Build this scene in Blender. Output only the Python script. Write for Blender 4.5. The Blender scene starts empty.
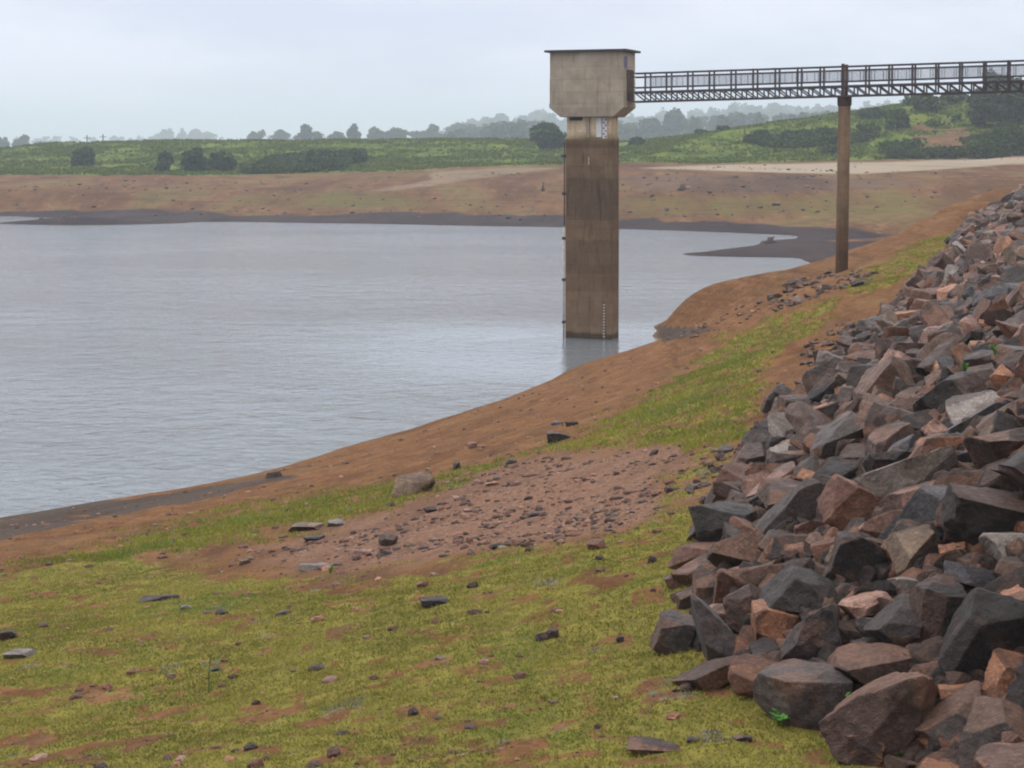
import bpy, bmesh, math, random
import numpy as np
from mathutils import Vector, Matrix, Euler
PI = math.pi
rnd = random.Random(7); R = np.random.RandomState(11)
sc = bpy.context.scene
C = sc.collection
# ------------------------------------------------------------------ camera
F, CH, PITCH, PY0 = 1800.0, 9.5, math.radians(3.0), 244.33
cp_, sp_ = math.cos(PITCH), math.sin(PITCH)
cd = bpy.data.cameras.new('camera'); cam = bpy.data.objects.new('camera', cd); C.objects.link(cam)
cam.location = (0, 0, CH); cam.rotation_euler = (PI/2 - PITCH, 0, 0)
cd.sensor_width = 36.0; cd.lens = F/1024*36.0; cd.shift_y = -(384-PY0)/1024; cd.clip_end = 12000; cd.clip_start = 0.1
sc.camera = cam
def ray(px, py):
    u = (px-512)/F; v = (PY0-py)/F
    return np.array([u, cp_+sp_*v, -sp_+cp_*v])
def PZ(px, py, z):
    d = ray(px, py); t = (z-CH)/d[2]; return (d[0]*t, d[1]*t, z)
def PD(px, py, Y):
    d = ray(px, py); t = Y/d[1]; return (d[0]*t, Y, CH+d[2]*t)
def project(X, Y, Z):
    zc = Y*cp_ - (Z-CH)*sp_; yc = Y*sp_ + (Z-CH)*cp_
    zc = np.maximum(zc, .5)
    return 512+F*X/zc, PY0-F*yc/zc, zc
# ------------------------------------------------------------------ numpy noise
def _h(i, j, k):
    n = (i.astype(np.int64)*374761393 + j.astype(np.int64)*668265263 + k.astype(np.int64)*2147483647 + 1013904223) & 0xFFFFFFFF
    n = ((n ^ (n >> 13))*1274126177) & 0xFFFFFFFF
    n = ((n ^ (n >> 16))*2246822519) & 0xFFFFFFFF
    return ((n ^ (n >> 15)) & 0xFFFFFF)/float(0xFFFFFF)
def vn(x, y, z=None, seed=0):
    x = np.asarray(x, float); y = np.asarray(y, float); z = np.zeros_like(x)+.5 if z is None else np.asarray(z, float)
    z = z + seed*17.31
    xi = np.floor(x); yi = np.floor(y); zi = np.floor(z)
    fx = x-xi; fy = y-yi; fz = z-zi
    fx = fx*fx*(3-2*fx); fy = fy*fy*(3-2*fy); fz = fz*fz*(3-2*fz)
    r = 0
    for a in (0, 1):
        for b in (0, 1):
            for c in (0, 1):
                w = (fx if a else 1-fx)*(fy if b else 1-fy)*(fz if c else 1-fz)
                r = r + w*_h(xi+a, yi+b, zi+c)
    return r
def fbm(x, y, z=None, o=4, seed=0):
    s = 0; a = .5; t = 0
    zz = np.zeros_like(np.asarray(x, float)) if z is None else np.asarray(z, float)
    for i in range(o):
        s = s + a*vn(np.asarray(x)*2**i+i*7.7, np.asarray(y)*2**i-i*3.1, zz*2**i, seed+i); t += a; a *= .5
    return s/t
def sst(a, b, x):
    t = np.clip((x-a)/(b-a), 0, 1); return t*t*(3-2*t)
# ------------------------------------------------------------------ terrain heights
cps = []
def cz(px, py, z): cps.append(PZ(px, py, z))
def cw(*p): cps.append(p)
for px, py, z in [(0,768,4.2),(300,768,4.7),(600,768,5.0),(780,768,5.1),(0,650,3.6),(300,650,4.2),(600,650,4.75),(680,650,4.95),
    (0,570,2.3),(150,560,2.7),(300,570,3.6),(450,560,4.1),(600,570,4.6),(700,570,4.9),(0,540,1.1),(100,530,1.2),(200,515,1.1),
    (150,545,2.0),(250,525,2.2),(350,500,2.3),(414,487,2.3),(300,545,3.0),(450,500,3.2),(560,500,3.9),(640,500,4.4),(700,480,4.75),
    (300,495,1.3),(400,460,1.2),(558,437,2.6),(480,440,1.5),(650,440,3.6),(740,440,4.6),(560,395,1.2),(650,400,2.9),(740,400,4.2),
    (640,362,1.0),(700,370,2.5),(760,370,4.0),(700,345,1.6),(740,330,2.8),(800,340,4.5),(690,334,.45),(712,326,.95),(738,315,1.7),(760,300,3.1),(800,300,4.1),
    (841,273,3.58),(870,285,4.5),(890,262,4.7),(920,245,5.0),(900,250,4.8),
    (0,517,0),(100,501,0),(200,485,0),(270,470,0),(350,446,0),(430,423,0),(500,400,0),(560,375,0),(610,356,0),(650,347,0),(672,342,0),(657,332,0.0)]:
    cz(px, py, z)
for a in [(690,303,91.5),(720,291,91),(757,281,90),(790,271,91),(822,262,92),(860,248,95),(895,238,102),(925,224,112),(955,208,128),(985,196,145),(1024,186,180)]:
    cw(*PD(*a))
for a in [(652,327,-.35),(646,334,-.3)]: cz(*a)
for a in [(672,314,93.5)]: cw(*PD(*a))
for p in [(-22,33,0),(-35,20,0),(-50,0,0),(-80,-30,0),(-12,22,2.6),(-20,12,2.8),(-30,-5,2.8),(-12,5,4.6),(-5,9,5.0),(0,10,5.1),
          # hidden far side of the near bank, the bay behind it
          (7.2,101,-.5),(9.5,104,-.3),(12.5,105,-.1),(15.5,105.5,0),(18,107,.1),(23,113,.1),(27,125,.2),(30,142,.25),(36,160,.9),(33,120,2.4),(38,140,3),(24,108,2.6),(19,101,2.0),
          (14,110,-1),(12,130,-1.2),(19,128,-.9),(21,143,-.7),(14,150,-1),
          # mud spit
          (15.6,164,.0),(19,166,.12),(22,160.5,.05),(27,156,.15),(24,170,.3),(28,176,.35),(33,182,.4),(26,187,.02),(34,170,.5),(40,185,.7),(31.8,199,.05),
          (18,178,-.5),(12,166,-.6),(22,186,-.4),(16,155,-.5),
          (-57,231,.7),(-62,234,.5),(-51,232,.6),(-48,237,.2),(-66,241,-.2),(-55,246,-.2),(-60,226,-.5),(-50,226,-.5),
          # lake bed
          (-8,72,-1.5),(-20,60,-1.5),(-40,70,-3),(-30,40,-.8),(-60,60,-3),(-60,120,-3),(0,110,-2),(-25,110,-3),(0,160,-2.5),(-30,170,-3),(-40,205,-1),(-100,120,-3),(-150,60,-3),
          (-100,200,-1.5),(-10,200,-1.2),(-160,200,-1),(-80,20,-2),(-130,-20,-3),(3,92,-1.2),(4,140,-2),(10,195,-.8),(3,205,-.8),(-70,215,-1),(-57,214,-1)]:
    cw(*p)
for px, py, z in [(0,218.3,0),(60,218,0),(110,219,.02),(160,221,0),(230,222,0),(300,223,0),(380,224,0),(450,225.5,0),(540,227,0),(620,229,0),(700,231.5,0),(760,234,0),(150,219,.1),(200,220,.1),
                  (0,212,.5),(150,213,.5),(300,214,.6),(450,216,.6),(620,219,.7),(760,223,.8),(860,226,1.2),
                  (0,198,2.4),(150,198,2.4),(300,198,2.4),(450,198,2.5),(560,199,2.6),(700,207,2.2),(820,206,2.5),(900,205,2.9),(1000,200,3.8),(760,194,3.8),(900,190,4.4),(650,190,4.0),
                  (0,183,4.0),(150,183,4.1),(300,184,4.0),(450,182,4.5),(560,178,5.1),(700,180,5.4),(820,181,5.3),(930,180,5.5),(1024,176,5.8),
                  (0,176,4.8),(80,176,4.8),(150,176,5.1),(250,174,5.1),(380,172,5.5),(460,168,6.2),(560,165,6.6),
                  (640,172,6.2),(740,172,6.3),(850,171,6.3),(960,168,6.6),(1024,166,6.7)]:
    cz(px, py, z)
for px, py, Y in [(620,165,305),(700,166,305),(800,164,300),(900,162,300),(1024,157,300),(620,160,325),(700,161,325),(800,160,320),(900,158,318),(1024,155,318),
                  (0,162,390),(150,160,390),(300,158,390),(450,156,395),(560,154,385),(0,148.5,450),(60,144,450),(150,141.5,450),(250,140.5,450),(350,140,450),(450,139.5,450),(540,139.5,440),(590,143,430),
                  (640,144.5,390),(680,139,385),(740,129,385),(800,121,385),(850,113,385),(905,106,385),(960,99,385),(1024,94,385),
                  (640,153,355),(740,146,350),(850,136,350),(960,130,350),(1024,125,350),
                  (-150,150,450),(-150,175,330),(1150,92,385),(1150,160,310),(-150,219,245)]:
    cw(*PD(px, py, Y))
for p in [(-130,520,6),(-50,520,8),(20,500,8),(60,480,10),(110,480,16),(-200,900,4),(-50,900,4),(60,900,8),(150,900,12),(260,900,14),(20,700,4),(120,700,6),(-300,1600,8),(0,1600,20),(300,1600,40),(600,1600,40),
          (-800,1200,2),(1000,900,30),(-1500,3500,10),(0,3500,20),(1500,3500,30),(-600,400,10),(-400,250,2),(500,400,30),(300,200,10),(150,150,7),(120,60,5),(90,0,5),(-200,-200,0),(200,-200,5)]:
    cw(*p)
cps = np.array(cps)
def _rbf(X, Y, W, P, c):
    out = np.full(X.shape, W[-1]); 
    for i in range(len(P)):
        out += W[i]*np.sqrt((X-P[i,0])**2+(Y-P[i,1])**2+c[i]*c[i])
    return out
cc = np.clip(cps[:,1]*.02, .3, 6)
n = len(cps); A = np.zeros((n+1, n+1))
for j in range(n):
    A[:n, j] = np.sqrt((cps[:,0]-cps[j,0])**2+(cps[:,1]-cps[j,1])**2+cc[j]**2)
A[:n, n] = 1; A[n, :n] = 1
A[:n,:n] += np.eye(n)*0.0
Wt = np.linalg.lstsq(A, np.append(cps[:,2], 0), rcond=1e-9)[0]
TOE = np.array([(-40,-30),(-10,-2),(-3,4),(1.7,9),(2.75,12.2),(1.95,14.3),(1.55,16.4),(2.0,20.8),(4.85,32.4),(8.85,45),(15.5,67),(25.3,100),(39.5,142),(60,200),(100,290)], float)
TOEZ = np.array([5,5,5,5,5.0,4.95,4.95,4.95,4.9,4.9,5.0,5.15,6,6.6,8])
def toe_dist(X, Y):
    best = np.full(X.shape, 1e9); zz = np.zeros(X.shape); sg = np.ones(X.shape)
    for i in range(len(TOE)-1):
        a, b = TOE[i], TOE[i+1]; d = b-a; L = d@d
        t = np.clip(((X-a[0])*d[0]+(Y-a[1])*d[1])/L, 0, 1)
        ex = X-a[0]-t*d[0]; ey = Y-a[1]-t*d[1]; q = np.hypot(ex, ey)
        m = q < best
        best = np.where(m, q, best); zz = np.where(m, TOEZ[i]+t*(TOEZ[i+1]-TOEZ[i]), zz)
        sg = np.where(m, np.where(d[1]*ex-d[0]*ey > 0, 1, -1), sg)
    return best*sg, zz
def H(X, Y, detail=True):
    X = np.asarray(X, float); Y = np.asarray(Y, float)
    z = _rbf(X, Y, Wt, cps, cc)
    if detail:
        dry = sst(0.0, .8, z)*.8+.2
        z = z + (fbm(X/2.6, Y/2.6, o=3, seed=3)-.5)*.22*dry*sst(4, 14, Y) + (fbm(X/.35, Y/.35, o=3, seed=5)-.5)*.085*dry*(1-sst(60,120,Y))
        z = z + (fbm(X/14, Y/14, o=4, seed=8)-.5)*1.1*sst(235, 300, Y)*sst(1.5,4,z)
    s, tz = toe_dist(X, Y)
    zd = np.minimum(tz+np.interp(Y, [40, 90], [.5, .40])*s, 14.2)
    k = sst(-.6, .8, s)
    z = z*(1-k)+zd*k
    z = np.where(Y > 330, _rbf(X, Y, Wt, cps, cc)*1.0 + (fbm(X/14, Y/14, o=4, seed=8)-.5)*1.1 if detail else z, z) if np.max(Y) > 330 else z
    return z
def Hs(x, y): return float(H(np.array([x]), np.array([y]))[0])
def hit(px, py, dz=0.0):
    d = ray(px, py); t = np.geomspace(6, 3000, 900)
    X, Y, Z = d[0]*t, d[1]*t, CH+d[2]*t
    g = H(X, Y)+dz; b = np.where(Z < g)[0]
    if len(b) == 0: return None
    i = b[0]
    if i == 0: return (X[0], Y[0], g[0])
    a0 = Z[i-1]-g[i-1]; a1 = g[i]-Z[i]; k = a0/(a0+a1)
    tt = t[i-1]+(t[i]-t[i-1])*k
    return (d[0]*tt, d[1]*tt, CH+d[2]*tt)
# ------------------------------------------------------------------ mesh helpers
def tag(o, label=None, cat=None, group=None, kind=None):
    if label: o['label'] = label
    if cat: o['category'] = cat
    if group: o['group'] = group
    if kind: o['kind'] = kind
    return o
def link(name, me, mat, parent=None, loc=None):
    o = bpy.data.objects.new(name, me); C.objects.link(o)
    if mat: me.materials.append(mat)
    if parent: o.parent = parent
    if loc is not None: o.location = loc
    return o
def empty(name, loc, rz=0):
    o = bpy.data.objects.new(name, None); C.objects.link(o); o.location = loc; o.rotation_euler = (0, 0, rz); o.empty_display_size = .2
    return o
def np_mesh(name, V, Fc, k, smooth=False, attrs=None):
    me = bpy.data.meshes.new(name); V = np.asarray(V, np.float32); Fc = np.asarray(Fc, np.int32)
    me.vertices.add(len(V)); me.vertices.foreach_set('co', V.ravel())
    me.loops.add(Fc.size); me.loops.foreach_set('vertex_index', Fc.ravel())
    me.polygons.add(len(Fc)); me.polygons.foreach_set('loop_start', np.arange(0, Fc.size, k, dtype=np.int32))
    me.polygons.foreach_set('use_smooth', np.full(len(Fc), smooth))
    for nm, arr in (attrs or {}).items():
        a = me.color_attributes.new(nm, 'FLOAT_COLOR', 'POINT')
        full = np.ones((len(V), 4), np.float32); full[:, :arr.shape[1]] = arr
        a.data.foreach_set('color', full.ravel())
    me.update(calc_edges=True); return me
class MB:
    def __init__(s): s.v = []; s.f = []
    def hexa(s, pts):
        b = len(s.v); s.v += [tuple(p) for p in pts]
        s.f += [tuple(b+i for i in q) for q in ((0,3,2,1),(4,5,6,7),(0,1,5,4),(1,2,6,5),(2,3,7,6),(3,0,4,7))]
    def box(s, x0, x1, y0, y1, z0, z1):
        s.hexa([(x0,y0,z0),(x1,y0,z0),(x1,y1,z0),(x0,y1,z0),(x0,y0,z1),(x1,y0,z1),(x1,y1,z1),(x0,y1,z1)])
    def bar(s, a, b, w, h):
        a = Vector(a); b = Vector(b); d = (b-a).normalized()
        up = Vector((0,0,1)) if abs(d.z) < .9 else Vector((1,0,0))
        r = d.cross(up).normalized()*w/2; u = r.cross(d).normalized()*h/2
        s.hexa([a-r-u, a+r-u, b+r-u, b-r-u, a-r+u, a+r+u, b+r+u, b-r+u])
    def tube(s, pts, rad, n=8):
        b = len(s.v); m = len(pts)
        for i, p in enumerate(pts):
            p = Vector(p); d = (Vector(pts[min(i+1, m-1)])-Vector(pts[max(i-1, 0)])).normalized()
            up = Vector((0,0,1)) if abs(d.z) < .9 else Vector((1,0,0))
            r = d.cross(up).normalized(); u = r.cross(d)
            rr = rad[i] if hasattr(rad, '__len__') else rad
            for k in range(n):
                a = 2*PI*k/n; s.v.append(tuple(p+r*rr*math.cos(a)+u*rr*math.sin(a)))
        for i in range(m-1):
            for k in range(n):
                s.f.append((b+i*n+k, b+i*n+(k+1) % n, b+(i+1)*n+(k+1) % n, b+(i+1)*n+k))
        s.f.append(tuple(b+k for k in range(n))[::-1]); s.f.append(tuple(b+(m-1)*n+k for k in range(n)))
    def build(s, name, mat, parent=None, smooth=False, bevel=0):
        me = bpy.data.meshes.new(name); me.from_pydata(s.v, [], s.f)
        bm = bmesh.new(); bm.from_mesh(me)
        bmesh.ops.recalc_face_normals(bm, faces=bm.faces)
        if bevel: bmesh.ops.bevel(bm, geom=bm.edges[:], offset=bevel, segments=2, affect='EDGES', profile=.7)
        bm.to_mesh(me); bm.free()
        if smooth: me.polygons.foreach_set('use_smooth', [True]*len(me.polygons))
        return link(name, me, mat, parent)
# ------------------------------------------------------------------ material helpers
class NT:
    def __init__(s, name):
        s.m = bpy.data.materials.new(name); s.m.use_nodes = True; s.t = s.m.node_tree; s.n = s.t.nodes; s.l = s.t.links
        s.b = s.n['Principled BSDF']
    def node(s, ty, **kw):
        n = s.n.new(ty)
        for k, v in kw.items():
            if k.startswith('i_'):
                key = k[2:]; key = int(key) if key.isdigit() else key.replace('_', ' ')
                if hasattr(v, 'is_linked') or isinstance(v, bpy.types.NodeSocket): s.l.new(v, n.inputs[key])
                else: n.inputs[key].default_value = v
            else: setattr(n, k, v)
        return n
    def coord(s, scale=(1,1,1), kind='Object'):
        tc = s.node('ShaderNodeTexCoord'); mp = s.node('ShaderNodeMapping'); s.l.new(tc.outputs[kind], mp.inputs[0]); mp.inputs['Scale'].default_value = scale
        return mp.outputs[0]
    def noise(s, vec, scale, detail=5, rough=.6, dist=0):
        n = s.node('ShaderNodeTexNoise'); s.l.new(vec, n.inputs['Vector']); n.inputs['Scale'].default_value = scale; n.inputs['Detail'].default_value = detail
        n.inputs['Roughness'].default_value = rough; n.inputs['Distortion'].default_value = dist
        return n.outputs[0]
    def math(s, op, a, b=0, c=0, clamp=False):
        n = s.n.new('ShaderNodeMath'); n.operation = op; n.use_clamp = clamp
        for i, v in enumerate((a, b, c)):
            if isinstance(v, bpy.types.NodeSocket): s.l.new(v, n.inputs[i])
            else: n.inputs[i].default_value = v
        return n.outputs[0]
    def rng(s, v, a, b, c=0, d=1, smooth=True):
        n = s.n.new('ShaderNodeMapRange'); n.interpolation_type = 'SMOOTHSTEP' if smooth else 'LINEAR'
        s.l.new(v, n.inputs[0])
        for i, q in enumerate((a, b, c, d)): n.inputs[i+1].default_value = q
        return n.outputs[0]
    def mix(s, f, a, b, bt='MIX'):
        n = s.n.new('ShaderNodeMix'); n.data_type = 'RGBA'; n.blend_type = bt
        for key, v in ((0, f), (6, a), (7, b)):
            if isinstance(v, bpy.types.NodeSocket): s.l.new(v, n.inputs[key])
            elif key == 0: n.inputs[0].default_value = v
            else: n.inputs[key].default_value = (*v, 1)
        return n.outputs[2]
    def bump(s, h, st, dist=.02, nrm=None):
        n = s.n.new('ShaderNodeBump'); s.l.new(h, n.inputs['Height']); n.inputs['Strength'].default_value = st; n.inputs['Distance'].default_value = dist
        if nrm is not None: s.l.new(nrm, n.inputs['Normal'])
        return n.outputs[0]
    def out(s, col=None, rough=None, nrm=None, spec=.3):
        if col is not None: s.l.new(col, s.b.inputs['Base Color']) if isinstance(col, bpy.types.NodeSocket) else setattr(s.b.inputs['Base Color'], 'default_value', (*col, 1))
        if rough is not None:
            if isinstance(rough, bpy.types.NodeSocket): s.l.new(rough, s.b.inputs['Roughness'])
            else: s.b.inputs['Roughness'].default_value = rough
        if nrm is not None: s.l.new(nrm, s.b.inputs['Normal'])
        s.b.inputs['Specular IOR Level'].default_value = spec
        return s.m
    def attr(s, name):
        n = s.node('ShaderNodeAttribute', attribute_name=name); return n.outputs['Color']
    def sep(s, c):
        n = s.node('ShaderNodeSeparateColor'); s.l.new(c, n.inputs[0]); return n.outputs

# ------------------------------------------------------------------ world
w = bpy.data.worlds.new('World'); sc.world = w; w.use_nodes = True
SUN_EL, SUN_AZ = math.radians(52), math.radians(-55)      # azimuth clockwise from +Y : light from the far left
wn, wl = w.node_tree.nodes, w.node_tree.links
bg = wn['Background']; bg.inputs[1].default_value = .1
sky = wn.new('ShaderNodeTexSky'); sky.sky_type = 'NISHITA'; sky.sun_disc = False; sky.sun_elevation = SUN_EL; sky.sun_rotation = SUN_AZ
tc = wn.new('ShaderNodeTexCoord'); sx = wn.new('ShaderNodeSeparateXYZ'); wl.new(tc.outputs['Generated'], sx.inputs[0])
def wmr(v, a, b, c, d):
    n_ = wn.new('ShaderNodeMapRange'); n_.interpolation_type = 'SMOOTHSTEP'; wl.new(v, n_.inputs[0])
    for i, q in enumerate((a, b, c, d)): n_.inputs[i+1].default_value = q
    return n_.outputs[0]
def wmix(f, a, b, bt='MIX'):
    n_ = wn.new('ShaderNodeMix'); n_.data_type = 'RGBA'; n_.blend_type = bt
    for key, v in ((0, f), (6, a), (7, b)):
        if isinstance(v, bpy.types.NodeSocket): wl.new(v, n_.inputs[key])
        elif key == 0: n_.inputs[0].default_value = v
        else: n_.inputs[key].default_value = (*v, 1)
    return n_.outputs[2]
mp = wn.new('ShaderNodeMapping'); wl.new(tc.outputs['Generated'], mp.inputs[0]); mp.inputs['Scale'].default_value = (1, 1, 3.5)
nz = wn.new('ShaderNodeTexNoise'); wl.new(mp.outputs[0], nz.inputs[0]); nz.inputs['Scale'].default_value = 3.2; nz.inputs['Detail'].default_value = 6; nz.inputs['Roughness'].default_value = .55
cl = wmix(wmr(nz.outputs[0], .36, .62, 0, 1), (6.5, 6.95, 8.5), (8.2, 8.5, 9.7))
zen = wmr(sx.outputs[2], .12, .9, 1.0, 1.65)
comb = wn.new('ShaderNodeVectorMath'); comb.operation = 'SCALE'; wl.new(wmix(wmr(sx.outputs[2], .1, .6, 0, 1), cl, (8.9, 8.9, 8.9)), comb.inputs[0]); wl.new(zen, comb.inputs['Scale'])
fin = wmix(.985, sky.outputs[0], comb.outputs[0])
wl.new(fin, bg.inputs[0])
sd = bpy.data.lights.new('sun', 'SUN'); sd.energy = 1.35; sd.angle = math.radians(11); sd.color = (1, .96, .9)
so = bpy.data.objects.new('sun', sd); C.objects.link(so)
sdir = Vector((math.sin(SUN_AZ)*math.cos(SUN_EL), math.cos(SUN_AZ)*math.cos(SUN_EL), math.sin(SUN_EL)))
so.rotation_euler = sdir.to_track_quat('Z', 'Y').to_euler(); so.location = (0, 0, 60)
sc.view_settings.view_transform = 'Standard'; sc.view_settings.look = 'None'; sc.view_settings.exposure = .21; sc.view_settings.gamma = 1
sc.cycles.use_denoising = True; sc.cycles.max_bounces = 6; sc.cycles.volume_bounces = 1; sc.cycles.filter_width = 2.0
sc.cycles.transparent_max_bounces = 12

# ------------------------------------------------------------------ terrain masks (painted per world vertex)
def poly_mask(px, py, pts, soft):
    pts = np.array(pts, float); ins = np.zeros(px.shape, bool); dist = np.full(px.shape, 1e9)
    m = len(pts)
    for i in range(m):
        a = pts[i]; b = pts[(i+1) % m]
        c = ((a[1] > py) != (b[1] > py)) & (px < (b[0]-a[0])*(py-a[1])/((b[1]-a[1]) or 1e-9)+a[0]); ins ^= c
        d = b-a; t = np.clip(((px-a[0])*d[0]+(py-a[1])*d[1])/(d@d), 0, 1)
        dist = np.minimum(dist, np.hypot(px-a[0]-t*d[0], (py-a[1]-t*d[1])*1.6))
    sd_ = np.where(ins, dist, -dist)
    return sst(-soft, soft, sd_)
GRASS = [([(-400,585),(0,574),(120,545),(230,515),(330,492),(400,480),(430,492),(330,525),(235,540),(150,562),(240,570),(330,572),(430,560),(560,545),(660,520),(700,500),(730,560),(740,640),(770,680),(860,720),(980,790),(1200,1500),(-900,1500)], 24, 1.0),
         ([(560,448),(620,415),(690,375),(715,338),(750,330),(775,318),(850,292),(830,318),(790,345),(765,380),(745,425),(715,455),(640,440)], 10, .95),
         ([(850,300),(840,285),(868,270),(905,250),(948,232),(955,243),(930,262),(890,285)], 6, .95),
         ([(420,478),(480,462),(560,440),(600,445),(520,462),(450,490)], 7, .7),
         ([(655,470),(740,450),(720,520),(690,545),(660,520)], 14, .75)]
GRAVEL = [([(240,545),(330,530),(420,495),(480,470),(560,455),(720,440),(720,500),(640,530),(540,548),(420,562),(300,566)], 32, 1.0)]
def masks(X, Y, Z):
    px, py, _ = project(X, Y, Z)
    wob = (fbm(X/3.1, Y/3.1, o=3, seed=21)-.5)
    wx, wy = px+wob*90*np.clip(20/np.maximum(Y,1), 0, 1.3), py+(fbm(X/2.2+9, Y/2.2, o=3, seed=23)-.5)*60*np.clip(20/np.maximum(Y,1), 0, 1.2)
    g = np.zeros(X.shape)
    for p, s, a in GRASS: g = np.maximum(g, poly_mask(wx, wy, p, s)*a)
    near = Y < 130
    g = np.where(near, g, 0); g = np.where((Y < 12) & (Z > 3.2), 1, g)
    gr = np.zeros(X.shape)
    for p, s, a in GRAVEL: gr = np.maximum(gr, poly_mask(wx, wy, p, s)*a)
    gr = np.where(near, gr, 0)*(1-g)
    n1 = fbm(X/.55, Y/.42, o=4, seed=31); n2 = fbm(X/2.4, Y/1.8, o=3, seed=35)
    n0 = fbm(X/.22, Y/.26, o=3, seed=33); bare = np.clip(sst(.585, .67, n1*.75+n2*.25)+.75*sst(.53, .65, n0), 0, 1)                            # worn patches in the sward
    g = g*(1-bare*.95)*np.where(g < .97, sst(.30, .55, n1), 1)
    # dark wet mud along the water, and painted shade on the bank nose
    zz = Z+(fbm(X/9, Y/12, o=4, seed=41)-.5)*1.5*sst(100, 180, Y)+.12
    far = sst(130, 170, Y)
    mud = far*(1-sst(.35, 1.25, zz)); mud = np.maximum(mud, (np.hypot((X+57)/14, (Y-234)/9) < 1)*(Z > -.1)*1.0) + (1-far)*(1-sst(.02, .10, Z+(n2-.5)*.1))*.42
    mud = np.maximum(mud, (1-far)*poly_mask(px, py, [(-200,535),(0,505),(130,500),(270,476),(300,476),(180,505),(90,520),(0,540),(-200,560)], 5)*sst(.2,.5,fbm(X/1.2, Y/.8, o=3, seed=44))*1.2)
    mud = np.maximum(mud, near*.75*poly_mask(px, py, [(655,324),(662,343),(700,335),(722,326),(700,327),(670,326)], 4))  # dark rock and shade at the nose's steep foot, painted in mud colour
    # far vegetation
    lush = sst(300, 320, Y)*poly_mask(px, py, [(-600,174),(0,175),(90,175),(140,177),(245,175),(330,173),(400,171),(460,167),(520,166),(560,165),(620,163),(700,164),(800,162),(900,160),(1024,156),(1500,150),(1500,-200),(-600,-200)], 2.5)
    lush = np.where(Y > 330, np.maximum(lush, sst(330, 350, Y)), lush)
    soilhole = poly_mask(px, py, [(900,144),(912,124),(945,116),(972,122),(978,142),(960,153),(910,153)], 6)*(Y > 300)*(Y < 385)*sst(.38,.6,fbm(X/5,Y/5,Z/3,o=3,seed=50))
    lush = lush*(1-soilhole)
    dk = poly_mask(px, py, [(700,158),(725,148),(800,139),(900,127),(972,118),(984,98),(1100,92),(1100,157),(900,158)], 6)*sst(.46,.60,fbm(X/14,Y/14,o=3,seed=52)+.04)
    dk = np.maximum(dk, poly_mask(px, py, [(245,174),(275,162),(320,156),(350,160),(340,170),(280,174)], 6)*.8)
    dk = dk*(Y > 290)*lush
    tan = far*poly_mask(px, py, [(230,196),(330,192),(420,196),(440,208),(300,208),(235,205)], 4)*.7
    tan = np.maximum(tan, far*poly_mask(px, py, [(560,206),(640,196),(760,196),(900,194),(960,200),(900,214),(700,216),(600,216)], 5)*.55)
    tan = np.maximum(tan, far*poly_mask(px, py, [(560,166),(430,172),(330,178),(560,172)], 3)*.5)
    sand = far*poly_mask(px, py, [(640,168),(700,165.5),(800,163.5),(900,161.5),(1024,157),(1300,150),(1300,164),(1024,163.5),(930,170),(860,174),(790,173),(700,170)], 1.4)
    sand = np.maximum(sand, far*.38*poly_mask(px, py, [(430,172),(520,167),(560,168),(480,178),(400,190),(360,193),(430,180)], 2))
    pur = far*poly_mask(px, py, [(620,176),(700,174),(800,176),(900,180),(940,184),(860,190),(760,194),(640,190)], 4)*.8
    return np.stack([g, gr, np.clip(mud, 0, 1)], -1), np.stack([lush, dk, np.clip(sand, 0, 1)], -1), np.stack([np.clip(tan, 0, 1), np.clip(pur, 0, 1), soilhole], -1)
ys = np.concatenate([np.linspace(-40, 9, 26), np.exp(np.arange(math.log(10), math.log(470), .0058)), np.geomspace(480, 6000, 60)])
rs = np.arange(-.325, .3251, .0022); ext = np.cumsum(np.geomspace(.004, .5, 30))
rs = np.concatenate([-(.325+ext[::-1]), rs, .325+ext])
YY, RR = np.meshgrid(ys, rs, indexing='ij'); XX = RR*(np.maximum(YY, 0)+15)
ZZ = H(XX.ravel(), YY.ravel()).reshape(XX.shape)
nr, ncol = XX.shape
def glook(arr, x, y):
    x = np.atleast_1d(np.asarray(x, float)); y = np.atleast_1d(np.asarray(y, float))
    fi = np.interp(y, ys, np.arange(nr)); fj = np.interp(x/(np.maximum(y, 0)+15), rs, np.arange(ncol))
    i = np.clip(fi.astype(int), 0, nr-2); j = np.clip(fj.astype(int), 0, ncol-2); a = fi-i; b = fj-j
    if arr.ndim == 3: a = a[:, None]; b = b[:, None]
    return arr[i,j]*(1-a)*(1-b)+arr[i+1,j]*a*(1-b)+arr[i,j+1]*(1-a)*b+arr[i+1,j+1]*a*b
idx = np.arange(nr*ncol).reshape(nr, ncol)
Fq = np.stack([idx[:-1,:-1], idx[:-1,1:], idx[1:,1:], idx[1:,:-1]], -1).reshape(-1, 4)
m1, m2, m3 = masks(XX.ravel(), YY.ravel(), ZZ.ravel())
GM = np.concatenate([m1, m2, m3], -1).reshape(nr, ncol, 9)
def Hg(X, Y): return glook(ZZ, X, Y)
def Hs(x, y): return float(glook(ZZ, x, y)[0])
def hit(px, py, dz=0.0):
    d = ray(px, py); t = np.geomspace(6, 3000, 1500)
    X, Y, Z = d[0]*t, d[1]*t, CH+d[2]*t
    g = Hg(X, Y)+dz; b = np.where(Z < g)[0]
    if len(b) == 0: return None
    i = b[0]
    if i == 0: return (X[0], Y[0], g[0])
    a0 = Z[i-1]-g[i-1]; a1 = g[i]-Z[i]; k = a0/(a0+a1)
    tt = t[i-1]+(t[i]-t[i-1])*k
    return (d[0]*tt, d[1]*tt, CH+d[2]*tt)
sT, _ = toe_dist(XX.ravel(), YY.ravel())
dam = sst(.15, .6, sT); m3[:, 2] = np.maximum(m3[:, 2]*0, dam)
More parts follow.
